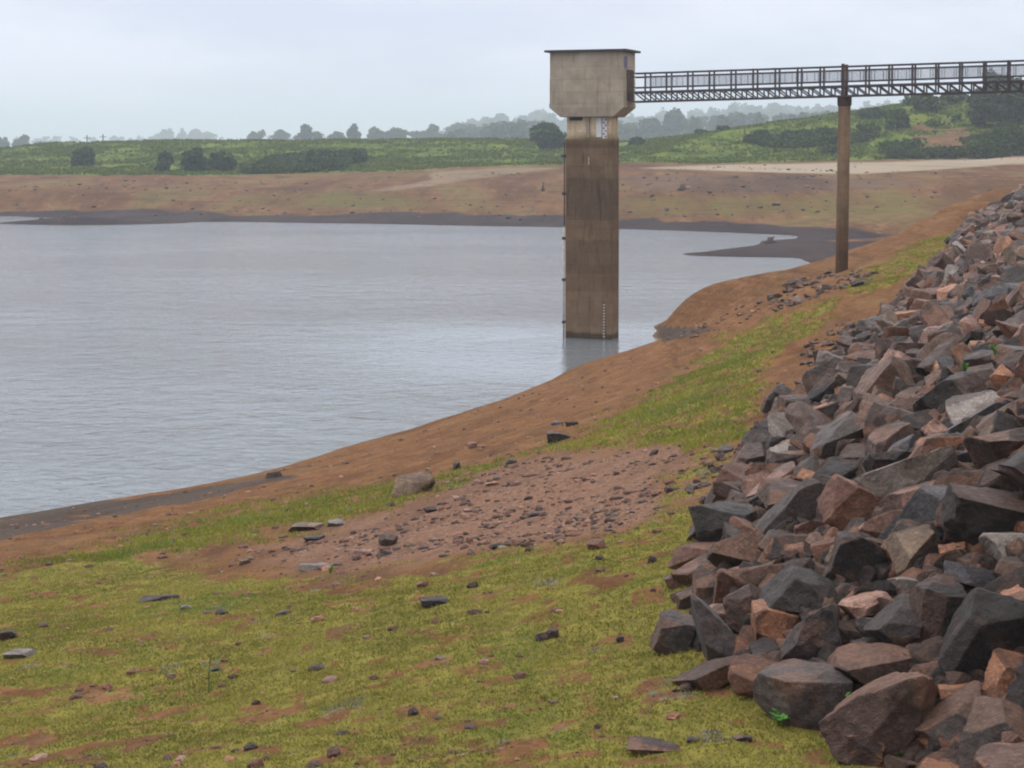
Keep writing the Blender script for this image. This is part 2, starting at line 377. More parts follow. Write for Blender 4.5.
ter_me = np_mesh('ground', np.stack([XX.ravel(), YY.ravel(), ZZ.ravel()], -1), Fq, 4, True, {'m1': m1, 'm2': m2, 'm3': m3})
t = NT('ground_soil_and_grass')
P = t.coord()
a1 = t.sep(t.attr('m1')); a2 = t.sep(t.attr('m2')); a3 = t.sep(t.attr('m3'))
nb = t.noise(P, .35, 6, .6); nm = t.noise(P, 2.2, 6, .65); nf = t.noise(P, 11, 6, .7); nff = t.noise(P, 45, 4, .7)
nfar = t.noise(t.coord((1, .22, 1)), .12, 7, .62)
soil = t.mix(t.rng(nm, .3, .7), (.125, .058, .026), (.215, .105, .048))
nq = t.noise(t.coord((1, .5, 1)), 1.1, 7, .72)
soil = t.mix(t.rng(nq, .50, .66, 0, .75), soil, (.095, .052, .034)); soil = t.mix(t.rng(nq, .34, .46, .6, 0), soil, (.25, .135, .078))
soil = t.mix(t.rng(nf, .50, .62, 0, .8), soil, (.085, .046, .026))
soil = t.mix(t.rng(nb, .5, .75, 0, .5), soil, (.19, .125, .06))
gravel = t.mix(t.rng(nf, .35, .65), (.135, .074, .050), (.25, .145, .10))
gravel = t.mix(t.rng(nm, .5, .75, 0, .6), gravel, (.095, .065, .050))
soil = t.mix(t.rng(nff, .55, .7, 0, .7), soil, (.26, .15, .085)); soil = t.mix(a1[1], soil, gravel)
grs = t.mix(t.rng(nm, .35, .65), (.145, .128, .030), (.22, .19, .045))
grs = t.mix(t.rng(nff, .5, .75), grs, (.13, .088, .045))
gm = t.rng(t.math('ADD', a1[0], t.math('MULTIPLY', t.math('SUBTRACT', nf, .5), 1.5)), .30, .66)
col = t.mix(gm, soil, grs)
# far banks
nst = t.noise(t.coord((.35, 1.4, 1)), .16, 7, .7)
fb = t.mix(t.rng(nfar, .35, .68), (.105, .052, .026), (.205, .108, .054)); fb = t.mix(t.rng(nst, .48, .66, 0, .7), fb, (.070, .040, .026)); nmid = t.noise(t.coord((1, .25, 1)), .55, 5, .65)
fb = t.mix(t.rng(nmid, .50, .66, 0, .75), fb, (.080, .048, .032)); fb = t.mix(t.rng(nmid, .30, .44, .6, 0), fb, (.25, .165, .095)); fb = t.mix(t.rng(nfar, .52, .60, 0, .45), fb, (.105, .100, .035))
cd_ = t.node('ShaderNodeSeparateXYZ'); t.l.new(P, cd_.inputs[0])
col = t.mix(t.rng(cd_.outputs[1], 110, 170), col, fb)
col = t.mix(t.math('MULTIPLY', a3[0], t.rng(nfar, .3, .6)), col, (.105, .100, .030))
col = t.mix(a3[1], col, t.mix(t.rng(nfar, .35, .6), (.075, .050, .040), (.13, .082, .060)))
mudc = t.mix(t.rng(nfar, .3, .7), (.024, .016, .018), (.048, .033, .033))
mudn = t.mix(t.rng(nf, .35, .65), (.050, .038, .033), (.095, .066, .050))
mudc = t.mix(t.rng(cd_.outputs[1], 90, 130), mudn, mudc)
mud_m = t.rng(t.math('ADD', a1[2], t.math('MULTIPLY', t.math('SUBTRACT', nfar, .5), .5)), .35, .6)
col = t.mix(mud_m, col, mudc)
col = t.mix(t.math('MULTIPLY', a2[2], t.rng(nm, .1, .4)), col, (.30, .245, .185))
nl = t.noise(t.coord((1, .5, 1)), .22, 6, .65)
lushc = t.mix(t.rng(nl, .35, .65), (.055, .090, .012), (.125, .150, .022))
lushc = t.mix(a2[1], lushc, t.mix(t.rng(nl, .35, .65), (.035, .062, .018), (.06, .095, .026)))
col = t.mix(t.rng(t.math('ADD', a2[0], t.math('MULTIPLY', t.math('SUBTRACT', nl, .5), .4)), .35, .6), col, lushc)
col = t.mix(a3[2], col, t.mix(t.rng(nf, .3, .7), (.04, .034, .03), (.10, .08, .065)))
hgt = t.math('ADD', t.math('MULTIPLY', nf, .6), t.math('MULTIPLY', nff, .25))
bmp = t.bump(hgt, .8, .06)
bmp = t.bump(nfar, .6, 1.5, bmp)
rough = t.mix(mud_m, (.95,)*3, (.75,)*3)
zc_ = t.node('ShaderNodeMapping'); tcz = t.node('ShaderNodeTexCoord'); t.l.new(tcz.outputs['Object'], zc_.inputs[0]); zc_.inputs['Scale'].default_value = (.05, .05, 3.2)
wl_ = t.noise(zc_.outputs[0], 1.6, 5, .6)
band = t.math('MULTIPLY', t.rng(wl_, .50, .64, 0, .42), t.math('SUBTRACT', 1.0, t.math('MAXIMUM', a2[0], gm)))
col = t.mix(band, col, t.mix(1, col, (.50, .46, .44), 'MULTIPLY'))
wet = t.math('MULTIPLY', t.rng(t.noise(P, 1.15, 4, .62), .635, .665), t.math('MULTIPLY', a1[0], t.rng(cd_.outputs[1], 40, 30)))
col = t.mix(wet, col, (.075, .062, .052))
ground_mat = t.out(col, None, bmp, .06)
t.l.new(t.mix(wet, rough, (.12,)*3), t.b.inputs['Roughness']); t.l.new(t.math('ADD', t.math('MULTIPLY', wet, .45), .05), t.b.inputs['Specular IOR Level'])
ground = link('ground', ter_me, ground_mat); tag(ground, 'bare red brown lake bank with low patchy grass in front of the reservoir', 'ground', kind='structure')

# ------------------------------------------------------------------ water
t = NT('lake_water'); P = t.coord((1, 1.15, 1))
n1 = t.noise(P, 1.6, 4, .6, .4); n2 = t.noise(P, .42, 3, .55, .3); n3 = t.noise(t.coord((.5, 1, 1)), .045, 4, .55)
h = t.math('ADD', t.math('MULTIPLY', n1, t.rng(n3, .35, .65, .6, 1.25)), t.math('MULTIPLY', n2, 1.6))
dn = t.node('ShaderNodeVectorMath', operation='DISTANCE'); tcw = t.node('ShaderNodeTexCoord'); t.l.new(tcw.outputs['Object'], dn.inputs[0]); dn.inputs[1].default_value = (3.5, 84, 0)
h = t.math('MULTIPLY', h, t.rng(dn.outputs['Value'], 7, 22, .22, 1))
water_mat = t.out((.150, .172, .195), .07, t.bump(h, .75, .2), .5); t.b.inputs['IOR'].default_value = 1.33
wm = MB(); wm.v = [(-900,-300,0),(120,-300,0),(120,420,0),(-900,420,0)]; wm.f = [(0,1,2,3)]
# keep the sheet under the land only where the land is above it
wm.v = [(-900,-300,0),(-60,-300,0),(-14,18,0),(9,84,0),(60,120,0),(70,262,0),(-900,262,0)]; wm.f = [tuple(range(7))]
lake = wm.build('water', water_mat); tag(lake, 'rippled grey reservoir water reflecting the overcast sky', 'water', kind='structure')

# ------------------------------------------------------------------ haze
t = NT('haze_air'); t.n.remove(t.b)
pv = t.n.new('ShaderNodeVolumePrincipled'); pv.inputs['Color'].default_value = (.80, .89, 1.0, 1); pv.inputs['Density'].default_value = .00040; pv.inputs['Anisotropy'].default_value = .0
t.l.new(pv.outputs[0], t.n['Material Output'].inputs['Volume'])
hz = MB(); hz.box(-7000, 7000, -400, 6500, -8, 110); haze = hz.build('haze', t.m); tag(haze, 'thin pale damp haze over the whole reservoir', 'haze', kind='stuff')

# ------------------------------------------------------------------ materials for built things
def concrete_mat(name, c1, c2, stain=.5, lifts=None):
    t = NT(name); P = t.coord()
    a = t.noise(P, 1.3, 6, .65); b = t.noise(P, 9, 6, .7); v = t.noise(t.coord((5, 5, .5)), 1.2, 5, .6)
    c = t.mix(t.rng(a, .3, .7), c1, c2)
    c = t.mix(t.rng(v, .5, .75, 0, stain), c, tuple(x*.45 for x in c1))
    c = t.mix(t.rng(b, .55, .75, 0, .5), c, tuple(x*.7 for x in c1))
    bk = t.node('ShaderNodeTexBrick', offset=.37, squash=1.0); t.l.new(t.coord((1,1,1)), bk.inputs[0])
    mpb = t.node('ShaderNodeMapping'); tcb = t.node('ShaderNodeTexCoord'); t.l.new(tcb.outputs['Object'], mpb.inputs[0]); mpb.inputs['Rotation'].default_value = (PI/2, 0, 0); t.l.new(mpb.outputs[0], bk.inputs[0])
    for k_, v_ in (('Scale', 1.0), ('Mortar Size', .012), ('Mortar Smooth', .6), ('Brick Width', 1.25), ('Row Height', .62)): bk.inputs[k_].default_value = v_
    bk.inputs['Color1'].default_value = (1,1,1,1); bk.inputs['Color2'].default_value = (.86,.86,.86,1); bk.inputs['Mortar'].default_value = (.62,.6,.58,1)
    c = t.mix(.8, c, bk.outputs[0], 'MULTIPLY')
    if lifts:
        sp = t.node('ShaderNodeSeparateXYZ'); t.l.new(P, sp.inputs[0])
        zz = t.math('ADD', sp.outputs[2], t.math('MULTIPLY', t.math('SUBTRACT', a, .5), .25))
        cr = t.node('ShaderNodeValToRGB'); e = cr.color_ramp.elements; cr.color_ramp.interpolation = 'LINEAR'
        t.l.new(t.math('DIVIDE', zz, 12.0), cr.inputs[0])
        e[0].position = lifts[0][0]/12; e[0].color = (*lifts[0][1], 1); e[1].position = lifts[-1][0]/12; e[1].color = (*lifts[-1][1], 1)
        for z_, c_ in lifts[1:-1]: q = e.new(z_/12); q.color = (*c_, 1)
        c = t.mix(1.0, c, cr.outputs[0], 'MULTIPLY')
    return t.out(c, .9, t.bump(t.math('ADD', b, a), .35, .03), .2)
M_head = concrete_mat('weathered_concrete', (.33, .27, .205), (.43, .36, .28), .45)
br = (.62, .52, .44); dk_ = (.42, .34, .29); lt = (1.35, 1.3, 1.15)
M_shaft = concrete_mat('stained_shaft_concrete', (.24, .185, .135), (.32, .255, .19), .85,
    [(0, (.25,.2,.17)), (.25, (.3,.25,.2)), (.35, (.72,.6,.5)), (2.3, (.72,.58,.48)), (2.45, (.60,.46,.38)), (3.2, (.60,.47,.39)), (3.3, (.48,.39,.33)), (4.9, (.5,.41,.35)), (5.0, (.66,.52,.42)), (5.9, (.60,.49,.40)), (6.0,(.46,.39,.34)), (8.0, (.45,.38,.33)), (8.1, (.60,.52,.43)), (9.5, (.62,.52,.44)), (9.7, (.42,.36,.31)), (10.0, (.6,.52,.42)), (10.22, (1.6,1.55,1.35)), (10.5, (2.3,2.35,2.2)), (11.9, (2.3,2.35,2.2))])
M_dark = NT('dark_roof_felt').out((.055, .05, .05), .8)
def flat_mat(name, c, r=.7, metal=0, var=.25):
    t = NT(name); a = t.noise(t.coord(), 6, 5, .65)
    t.b.inputs['Metallic'].default_value = metal
    return t.out(t.mix(t.rng(a, .35, .7), tuple(x*(1-var) for x in c), tuple(x*(1+var) for x in c)), r, t.bump(a, .2, .01), .3)
M_steel = flat_mat('weathered_bridge_steel', (.075, .062, .07), .6)
M_rust = flat_mat('rusty_steel', (.085, .05, .04), .8)
M_mesh = flat_mat('galvanised_mesh', (.22, .22, .26), .6)
M_white = flat_mat('white_paint', (.62, .64, .66), .6, var=.12); M_red = flat_mat('faded_red_paint', (.36, .13, .10), .7)
M_pale = flat_mat('pale_pipe', (.42, .37, .33), .7); M_blue = flat_mat('faded_blue_paint', (.14, .13, .26), .7)
M_pier = concrete_mat('brown_pier_concrete', (.17, .11, .065), (.25, .165, .105), .5)
M_deck = flat_mat('grey_deck', (.14, .13, .13), .8)

# ------------------------------------------------------------------ intake tower
u2 = Vector((1.019, -.381, 0)).normalized(); ang = math.atan2(u2.y, u2.x)
TC = Vector((4.06, 90.97, 0))
tower = empty('intake_tower', TC, ang)
tag(tower, 'tall square stained concrete intake tower rising from the water with a wider boxy head', 'tower')
m = MB(); hw, hd = 1.95, 1.05
def ring(w_, d_, z, b): return [(-w_, -d_, z), (w_, -d_, z), (w_, d_, z), (-w_, d_, z)]
# head: chamfered bottom then straight walls, with the formwork band proud of the wall
def loft(rings, name, mat, bevel=0):
    q = MB(); 
    for r_ in rings: q.v += r_
    k = len(rings)
    for i in range(k-1):
        for j in range(4): q.f.append((i*4+j, i*4+(j+1) % 4, (i+1)*4+(j+1) % 4, (i+1)*4+j))
    q.f.append((3,2,1,0)); q.f.append(tuple((k-1)*4+j for j in range(4)))
    return q.build(name, mat, tower, bevel=bevel)
sw, sdp = 1.22, .62
loft([ring(sw+.16, hd-.07, 11.15, 0), ring(sw+.22, hd-.05, 11.2, 0), ring(hw, hd, 11.62, 0), ring(hw, hd, 11.84, 0)], 'head_corbel', M_head, .015)
loft([ring(hw-.02, hd-.02, 11.845, 0), ring(hw-.02, hd-.02, 13.05, 0)], 'head_wall', M_head, .012)
loft([ring(hw-.028, hd-.028, 13.052, 0), ring(hw-.028, hd-.028, 14.38, 0)], 'head_wall', M_head, .012)
loft([ring(hw+.2, hd+.2, 14.385, 0), ring(hw+.2, hd+.2, 14.49, 0)], 'roof_slab', M_dark, .01)
loft([ring(sw, sdp, -2.0, 0), ring(sw, sdp, 2.38, 0), ring(sw, sdp, 5.95, 0), ring(sw-.012, sdp-.012, 5.96, 0), ring(sw-.012, sdp-.012, 10.1, 0), ring(sw-.05, sdp-.05, 10.12, 0), ring(sw-.05, sdp-.05, 11.148, 0)], 'shaft', M_shaft, .012)
m = MB(); m.box(-.09, .05, -sdp-.06, -sdp+.045, 10.13, 11.14); m.build('rib', M_head, tower)
m = MB(); m.box(-1.0, -.35, -sdp-.05, -sdp+.04, 10.98, 11.14); m.build('recess_shade', M_dark, tower)  # dark block standing in for the shaded recess under the head
m = MB(); m.box(.42, .68, -sdp-.03, -sdp+.045, 10.14, 11.10); m.build('gauge_backing', M_white, tower, bevel=.004)
g0 = MB(); g0.box(.74, .96, -sdp-.035, -sdp+.045, 10.08, 11.10); g = g0.build('gauge_board', M_white, tower)
for i in range(7):
    m = MB(); m.box(.76 if i % 2 else .85, .85 if i % 2 else .945, -sdp-.041, -sdp-.030, 10.12+i*.14, 10.21+i*.14); m.build('gauge_mark', M_red, g)
g0 = MB(); g0.box(.78, .90, -sdp-.03, -sdp+.01, -.3, 1.85); g = g0.build('gauge_board', M_rust, tower)
for i in range(12):
    m = MB(); m.box(.79, .89, -sdp-.042, -sdp-.026, .1+i*.145, .185+i*.145); m.build('gauge_mark', M_pale, g)
m = MB(); m.tube([(-sw-.09, -sdp+.02, -1), (-sw-.09, -sdp+.02, 5.6)], .055, 8); pp = m.build('conduit', M_pale, tower, smooth=True)
for z_ in (.8, 2.95, 5.05, 7.3, 9.2):
    m = MB(); m.box(-sw-.17, -sw+.0, -sdp-.06, -sdp+.1, z_-.07, z_+.07); m.build('bracket', M_dark, tower)
m = MB(); m.tube([(-sw-.07, -sdp+.03, 5.7), (-sw-.07, -sdp+.03, 9.9)], .035, 8); m.build('conduit', M_rust, tower, smooth=True)
m = MB(); m.box(hw-.05, hw+.012, -.80, -.42, 13.55, 14.15); m.build('sign_plate', M_blue, tower)
dr = MB(); dr.box(hw-.05, hw+.008, -.45, .7, 11.95, 13.5); dr.build('doorway', M_rust, tower)
m = MB(); m.box(-.02, .03, -sdp-.008, -sdp+.03, 8.75, 9.15); m.build('scar', M_pale, tower)

# ------------------------------------------------------------------ footbridge
bridge = empty('footbridge', (6.775, 90.0, 0)); tag(bridge, 'long dark steel footbridge with mesh railings running from the tower to the bank', 'footbridge')
st = Vector((1.019, -.381, .0185)); side = Vector((.35, .937, 0))*.48
N0, N1 = -.72, 29
def BP(n_, z, s_): q = st*n_; return Vector((q.x, q.y, q.z+z))+side*s_
zt = 13.32
for s_ in (-1, 1):
    m = MB(); m.bar(BP(N0, zt, s_), BP(N1, zt, s_), .05, .05); m.build('top_rail', M_steel, bridge)
    m = MB(); m.bar(BP(N0, zt-.19, s_), BP(N1, zt-.19, s_), .045, .05); m.bar(BP(N0, zt-.71, s_), BP(N1, zt-.71, s_), .045, .05); m.build('mid_rail', M_steel, bridge)
    m = MB(); m.bar(BP(N0, zt-.95, s_), BP(N1, zt-.95, s_), .09, .10); m.bar(BP(N0, zt-1.41, s_), BP(N1, zt-1.41, s_), .09, .08)
    k = N0+.22
    kk = 0
    while kk*.5 < N1-.5:
        a = kk*.5
        m.bar(BP(a, zt-1.41, s_), BP(a, zt-.95, s_), .06, .07); m.bar(BP(a, zt-1.39, s_), BP(a-.5, zt-.97, s_), .05, .06); kk += 1
    m.build('truss', M_steel, bridge)
    for k in range(0, N1):
        m = MB(); m.bar(BP(k, zt-.94, s_), BP(k, zt+.03, s_), .085, .085); m.build('post', M_steel, bridge)
        m = MB()
        for e in (.24, .76): m.bar(BP(k+e, zt-.71, s_), BP(k+e, zt-.19, s_), .035, .035)
        fr = None
        for q in range(1, 17): m.bar(BP(k+q/17, zt-.70, s_), BP(k+q/17, zt-.2, s_), .009, .009)
        for q in range(1, 9): m.bar(BP(k+.03, zt-.71+q*.058, s_), BP(k+.97, zt-.71+q*.058, s_), .007, .007)
        m.build('mesh_panel', M_mesh, bridge)
m = MB(); m.hexa([BP(N0, zt-.985, -.93), BP(N1, zt-.985, -.93), BP(N1, zt-.985, .93), BP(N0, zt-.985, .93), BP(N0, zt-.93, -.93), BP(N1, zt-.93, -.93), BP(N1, zt-.93, .93), BP(N0, zt-.93, .93)]); m.build('deck', M_deck, bridge)
pb = Vector(PD(840.5, 274, 86.55)); ptop = Vector((6.775, 90, 0))+BP(9.0, 0, 0)
pier = empty('bridge_pier', (ptop.x, ptop.y, Hs(ptop.x, ptop.y)-.3)); tag(pier, 'single slender round brown concrete column carrying the footbridge above the bank', 'pier')
zb = 0; zh = zt+st.z*9-1.46-pier.location.z
m = MB(); m.tube([(-.06, 0, zb), (-.03, 0, zh*.5), (0, 0, zh-.42)], [.30, .295, .29], 24); m.build('column', M_pier, pier, smooth=True)
m = MB(); m.tube([(0, 0, zh-.43), (0, 0, zh-.36), (0, 0, zh-.002)], [.3, .34, .345], 24); m.build('cap', M_rust, pier)
m = MB()
for s_ in (-1, 1):
    m.bar(BP(9, zt-1.45, s_), BP(9, zt+.12, s_), .14, .14)
m.build('bearing_post', M_rust, bridge)

# ------------------------------------------------------------------ rocks
def ico(sub):
    bm = bmesh.new(); bmesh.ops.create_icosphere(bm, subdivisions=sub, radius=1)
    V = np.array([v.co[:] for v in bm.verts]); Fi = np.array([[v.index for v in f.verts] for f in bm.faces]); bm.free(); return V, Fi
ICO = {k: ico(k) for k in (2, 3, 4, 5, 6)}
PAL = {'grey': ((.050, .039, .038), (.100, .079, .073), (.16, .090, .064)),
       'dark': ((.021, .016, .016), (.042, .031, .028), (.085, .046, .034)),
       'brown': ((.052, .032, .027), (.090, .054, .043), (.18, .094, .062)),
       'rust': ((.105, .046, .030), (.16, .070, .044), (.22, .115, .075)),
       'orange': ((.29, .130, .072), (.38, .185, .110), (.12, .058, .038)),
       'pink': ((.26, .140, .105), (.36, .215, .170), (.095, .054, .042)),
       'pale': ((.19, .160, .145), (.30, .26, .24), (.10, .074, .06)),
       'blue': ((.064, .058, .064), (.130, .120, .130), (.065, .046, .042)),
       'tan': ((.16, .110, .075), (.22, .155, .105), (.09, .058, .04))}
def rock_arrays(seed, sub, dims, colname, rnd_=.0, cuts=9, raw=False):
    r = np.random.RandomState(seed); V, Fi = ICO[sub]
    Nn = []; Hh = []
    for ax in range(3):
        for sg in (-1, 1):
            nrm = np.zeros(3); nrm[ax] = sg; nrm += r.normal(0, .24, 3); nrm /= np.linalg.norm(nrm); Nn.append(nrm); Hh.append(r.uniform(.38, .52))
    for i in range(cuts):
        nrm = r.normal(0, 1, 3); nrm /= np.linalg.norm(nrm); Nn.append(nrm); Hh.append(r.uniform(.42, .64))
    Nn = np.array(Nn); Hh = np.array(Hh)
    q = np.maximum(V@Nn.T, 0)/Hh
    p = 110 if rnd_ == 0 else 9
    rad = np.minimum((q**p).sum(1)**(-1.0/p), .82)
    fac = q.argmax(1)
    U = V*rad[:, None]; lo, hi = U.min(0), U.max(0); U = (U-(lo+hi)/2)/(hi-lo)
    o = r.uniform(0, 100, 3)
    W = U*np.array(dims)/max(dims)
    d = (fbm(W[:,0]*3+o[0], W[:,1]*3+o[1], W[:,2]*3+o[2], 3)-.5)*.15 + (np.abs(fbm(W[:,0]*6+o[1], W[:,1]*6+o[2], W[:,2]*6, 2)-.5))*-.10 + (fbm(W[:,0]*11+o[0], W[:,1]*11+o[1], W[:,2]*11+o[2], 2)-.5)*.055
    # stepped breaks along one bedding direction
    bd = r.normal(0, 1, 3); bd /= np.linalg.norm(bd); sft = (U@bd)*r.uniform(5, 8)+o[0]
    d += (np.abs((sft % 1)-.5) < .10)*-.006*sst(.5,.6,fbm(W[:,0]*2.5,W[:,1]*2.5+o[2],W[:,2]*2.5,2))
    U = U*(1+d)[:, None]*np.array(dims)
    a, b, c = PAL[colname]
    fc = r.rand(len(Nn)); base = np.array(a)[None]*(1-fc[fac])[:, None]+np.array(b)[None]*fc[fac][:, None]
    wth = (r.rand(len(Nn)) < .32)[fac]*.75
    nn = fbm(W[:,0]*2.2+o[1], W[:,1]*2.2+o[2], W[:,2]*2.2, 3)
    k = np.clip(wth+sst(.56, .66, nn)*.75, 0, 1)[:, None]
    if raw: return U, Fi, (fc[fac][:, None], k)
    col_ = base*(1-k)+np.array(c)[None]*k
    col_ *= r.uniform(.85, 1.18)
    return U, Fi, col_
t = NT('quarried_stone'); P = t.coord(); cA = t.attr('tint')
na = t.noise(P, 5, 7, .68); nb2 = t.noise(P, 28, 6, .7)
c = t.mix(t.rng(na, .35, .68), cA, t.mix(1, cA, (.55, .52, .52), 'MULTIPLY'))
c = t.mix(t.rng(nb2, .48, .68, 0, .8), c, t.mix(1, cA, (1.75, 1.6, 1.5), 'MULTIPLY'))
M_rock = t.out(c, t.rng(na, .3, .7, .32, .66), t.bump(t.math('ADD', na, t.math('ADD', t.math('MULTIPLY', nb2, .55), t.math('MULTIPLY', t.noise(P, 80, 4, .7), .25))), 1.0, .05), .28)
def make_rock(name, seed, loc, dims, rot, colname, label, sub=5, cat='rock', group=None, rounding=0, cuts=9):
    U, Fi, col_ = rock_arrays(seed, sub, dims, colname, rounding, cuts)
    o = link(name, np_mesh(name, U, Fi, 3, bool(rounding), {'tint': col_}), M_rock, loc=loc)
    o.rotation_euler = rot; return tag(o, label, cat, group)
GR = 'riprap rocks on the dam slope'
# hand placed rocks: px, py, w, h, tilt, colour, anchor phrase, label
BIG = [
 (726,526,74,42,-3,'dark','dark block at the grass edge','dark brown squarish block lying at the grass edge, leftmost of the middle pile'),
 (797,512,92,40,42,'grey','tilted dark wedge','large dark wedge slab tilted steeply with one smooth grey upper face'),
 (853,508,46,58,60,'rust','upright rust block','upright rust brown block just right of the tilted dark wedge'),
 (782,574,112,22,3,'pink','long pale pink slab','long thin pale pink slab bridging darker rocks above the orange stone'),
 (713,630,36,78,24,'blue','blue grey tooth slab','blue grey tooth shaped slab leaning over at the grass edge'),
 (676,636,44,44,-20,'grey','grey wedge beside the tooth','dark grey wedge on the grass touching the left of the blue grey tooth slab'),
 (705,592,28,46,10,'brown','brown knob above the tooth','narrow brown rock standing just above the blue grey tooth slab'),
 (728,592,34,38,-20,'rust','rust knob above the tooth','round rust red rock just right of the narrow brown one above the tooth slab'),
 (710,678,68,26,22,'brown','low brown slab','low brown slab lying in the grass below the blue grey tooth slab'),
 (775,624,50,36,-8,'orange','bright orange stone','bright orange broken stone in a hollow between dark rocks near the grass'),
 (806,598,88,46,-12,'dark','dark lump under the pink slab','dark brown lump directly under the right end of the long pink slab'),
 (749,609,46,42,15,'brown','brown rock left of the orange stone','brown angular rock just left of and above the bright orange stone'),
 (815,640,72,46,32,'grey','grey slab above the boulder','grey flat faced slab leaning above the large pale boulder'),
 (768,656,42,28,12,'dark','dark rock below the orange stone','small dark rock directly below the bright orange stone'),
 (803,697,90,60,10,'grey','large grey boulder','large smooth grey boulder at the grass edge with weeds at its foot'),
 (871,672,78,42,6,'brown','brown wedge','brown wedge shaped rock between the grey boulder and the dark leaning block'),
 (892,714,116,74,38,'brown','great flat slab','great flat triangular brown slab, largest rock at the bottom of the pile'),
 (859,748,44,38,-10,'brown','brown stub under the great slab','short brown stub of rock under the lower left corner of the great slab'),
 (988,634,74,88,-24,'dark','massive dark block','massive dark brown block standing highest in the lower right of the pile'),
 (941,612,60,62,10,'dark','rust streaked block','dark block with rust streaks just left of the massive dark block'),
 (899,624,68,44,20,'grey','rough grey rock','rough grey rock with rusty patches above the brown wedge'),
 (866,608,50,28,12,'pink','pinkish tan cap stone','pinkish tan knobbly stone on top of the rough grey rock'),
 (1010,677,44,46,-25,'orange','orange cube','orange cube shaped stone under the massive dark block'),
 (962,694,58,28,14,'orange','orange flat stone','orange flat stone right of the great slab and left of the orange cube'),
 (955,727,86,42,34,'grey','grey slab below the orange flat stone','dark grey slab leaning below the orange flat stone'),
 (1000,738,94,64,25,'grey','grey slab in the corner','wide grey slab filling the bottom right corner of the pile'),
 (946,746,42,28,18,'rust','rust stone at the bottom','small rust coloured stone at the bottom edge right of the great slab'),
 (958,760,60,24,20,'brown','brown slab at the bottom edge','brown slab cut by the bottom edge below the small rust stone'),
 (985,580,96,20,-13,'blue','pale blue slab','long pale blue grey slab lying like a lid above the massive dark block'),
 (1018,618,26,54,0,'orange','orange rock at the right edge','tall orange rock at the right edge beside the massive dark block'),
 (915,584,54,14,-2,'pale','pale thin slab','thin pale flat slab above the rust streaked block'),
 (843,446,74,40,38,'grey','broad grey slab','broad smooth grey slab tilted up to the right in the middle of the pile'),
 (941,454,50,42,-15,'orange','split orange tan rock','split orange tan rock with a bright folded face in the middle right of the pile'),
 (892,446,64,34,22,'brown','brown gable rock','brown gable shaped rock between the broad grey slab and the split orange rock'),
 (921,499,78,30,20,'pink','pink orange slab','pink orange slab slanting down to the left below the split orange rock'),
 (890,522,84,22,14,'pink','pale pink blade','pale pink blade like slab on a rusty base below the pink orange slab'),
 (914,552,66,34,42,'tan','tan grey wedge','tan grey wedge leaning right below the pale pink blade'),
 (988,518,86,50,-10,'dark','black brown mass','black brown mass of rock with a pale thin edge near the right side'),
 (1005,448,72,44,20,'brown','brown rock by the right edge','broad brown rock near the right edge above the black brown mass'),
 (1002,482,58,38,0,'dark','dark rock on the right','dark squarish rock directly above the black brown mass'),
 (954,556,30,26,0,'orange','small orange lump','small orange lump just above the pale blue slab'),
 (888,467,52,34,-10,'dark','dark rock below the gable','dark rock directly below the brown gable rock'),
 (879,490,42,28,-5,'blue','blue grey rock by the rust block','blue grey rock just right of and above the upright rust block'),
 (971,424,76,22,24,'blue','slate blue slab','long slate blue slab slanting up to the right above the split orange rock'),
 (886,388,60,44,44,'grey','rounded grey green slab','rounded grey green slab standing on edge in the middle of the pile'),
 (861,384,34,34,20,'orange','round orange rock','round orange rock just left of the rounded grey green slab'),
 (940,338,44,26,12,'pink','peaked pink rock','peaked pinkish tan rock higher up the pile'),
 (911,358,50,28,-4,'dark','dark fronted block','dark fronted block just below the peaked pink rock'),
 (962,395,80,40,18,'dark','long dark ridge','long dark ridge of rock right of the rounded grey green slab'),
 (977,349,26,13,5,'orange','small orange wedge','small orange wedge right of the peaked pink rock'),
 (946,379,40,20,24,'pink','flat pink stone','flat pink stone just left of and above the long dark ridge'),
 (1003,383,22,34,20,'orange','orange upright stone','upright orange stone right of the long dark ridge'),
 (954,296,34,20,18,'orange','far orange rock','orange brown rock in the far upper part of the pile'),
 (834,370,40,28,-14,'pale','pale topped block','dark sided block with a wet pale top at the left edge of the upper pile'),
 (780,402,34,26,55,'dark','dark tilted rock at the left edge','dark tilted rock at the left edge of the pile beside the bright grass'),
 (800,409,38,28,10,'brown','brown rock by the grass','brown rock just right of the dark tilted rock beside the bright grass'),
 (829,394,34,30,-30,'dark','dark split rock','dark split rock left of the round orange rock'),
 (822,420,42,26,24,'grey','grey brown rock','grey brown rock just above the broad grey slab'),
 (753,463,40,32,30,'brown','purple brown rock','purple brown rock at the left edge above the pink streaked slab'),
 (774,487,58,24,24,'pink','pink streaked slab','pink streaked slab just above the tilted dark wedge'),
 (793,463,38,24,8,'brown','flat brown rock','flat brown rock just left of the broad grey slab'),
 (781,446,28,18,-10,'blue','small bluish rock','small wet bluish rock at the left edge above the flat brown rock'),
 (811,530,36,18,8,'rust','small rusty slab','small rusty slab tucked under the right of the tilted dark wedge'),
 (803,546,66,22,6,'dark','long dark slab','long dark slab just above the long pale pink slab'),
 (834,550,42,24,14,'rust','rust rock above the pink slab','rust brown rock above the right end of the long pink slab'),
 (741,553,62,34,22,'brown','purplish rock under the block','purplish brown rock under the dark block at the grass edge'),
 (860,560,56,40,-20,'dark','dark rock below the rust block','dark rock just below the upright rust block'),
 (1008,545,44,30,12,'pale','pale rock at the right','pale grey rock at the right edge above the pale blue slab'),
]
anchors = []; placed = []   # placed: x, y, radius
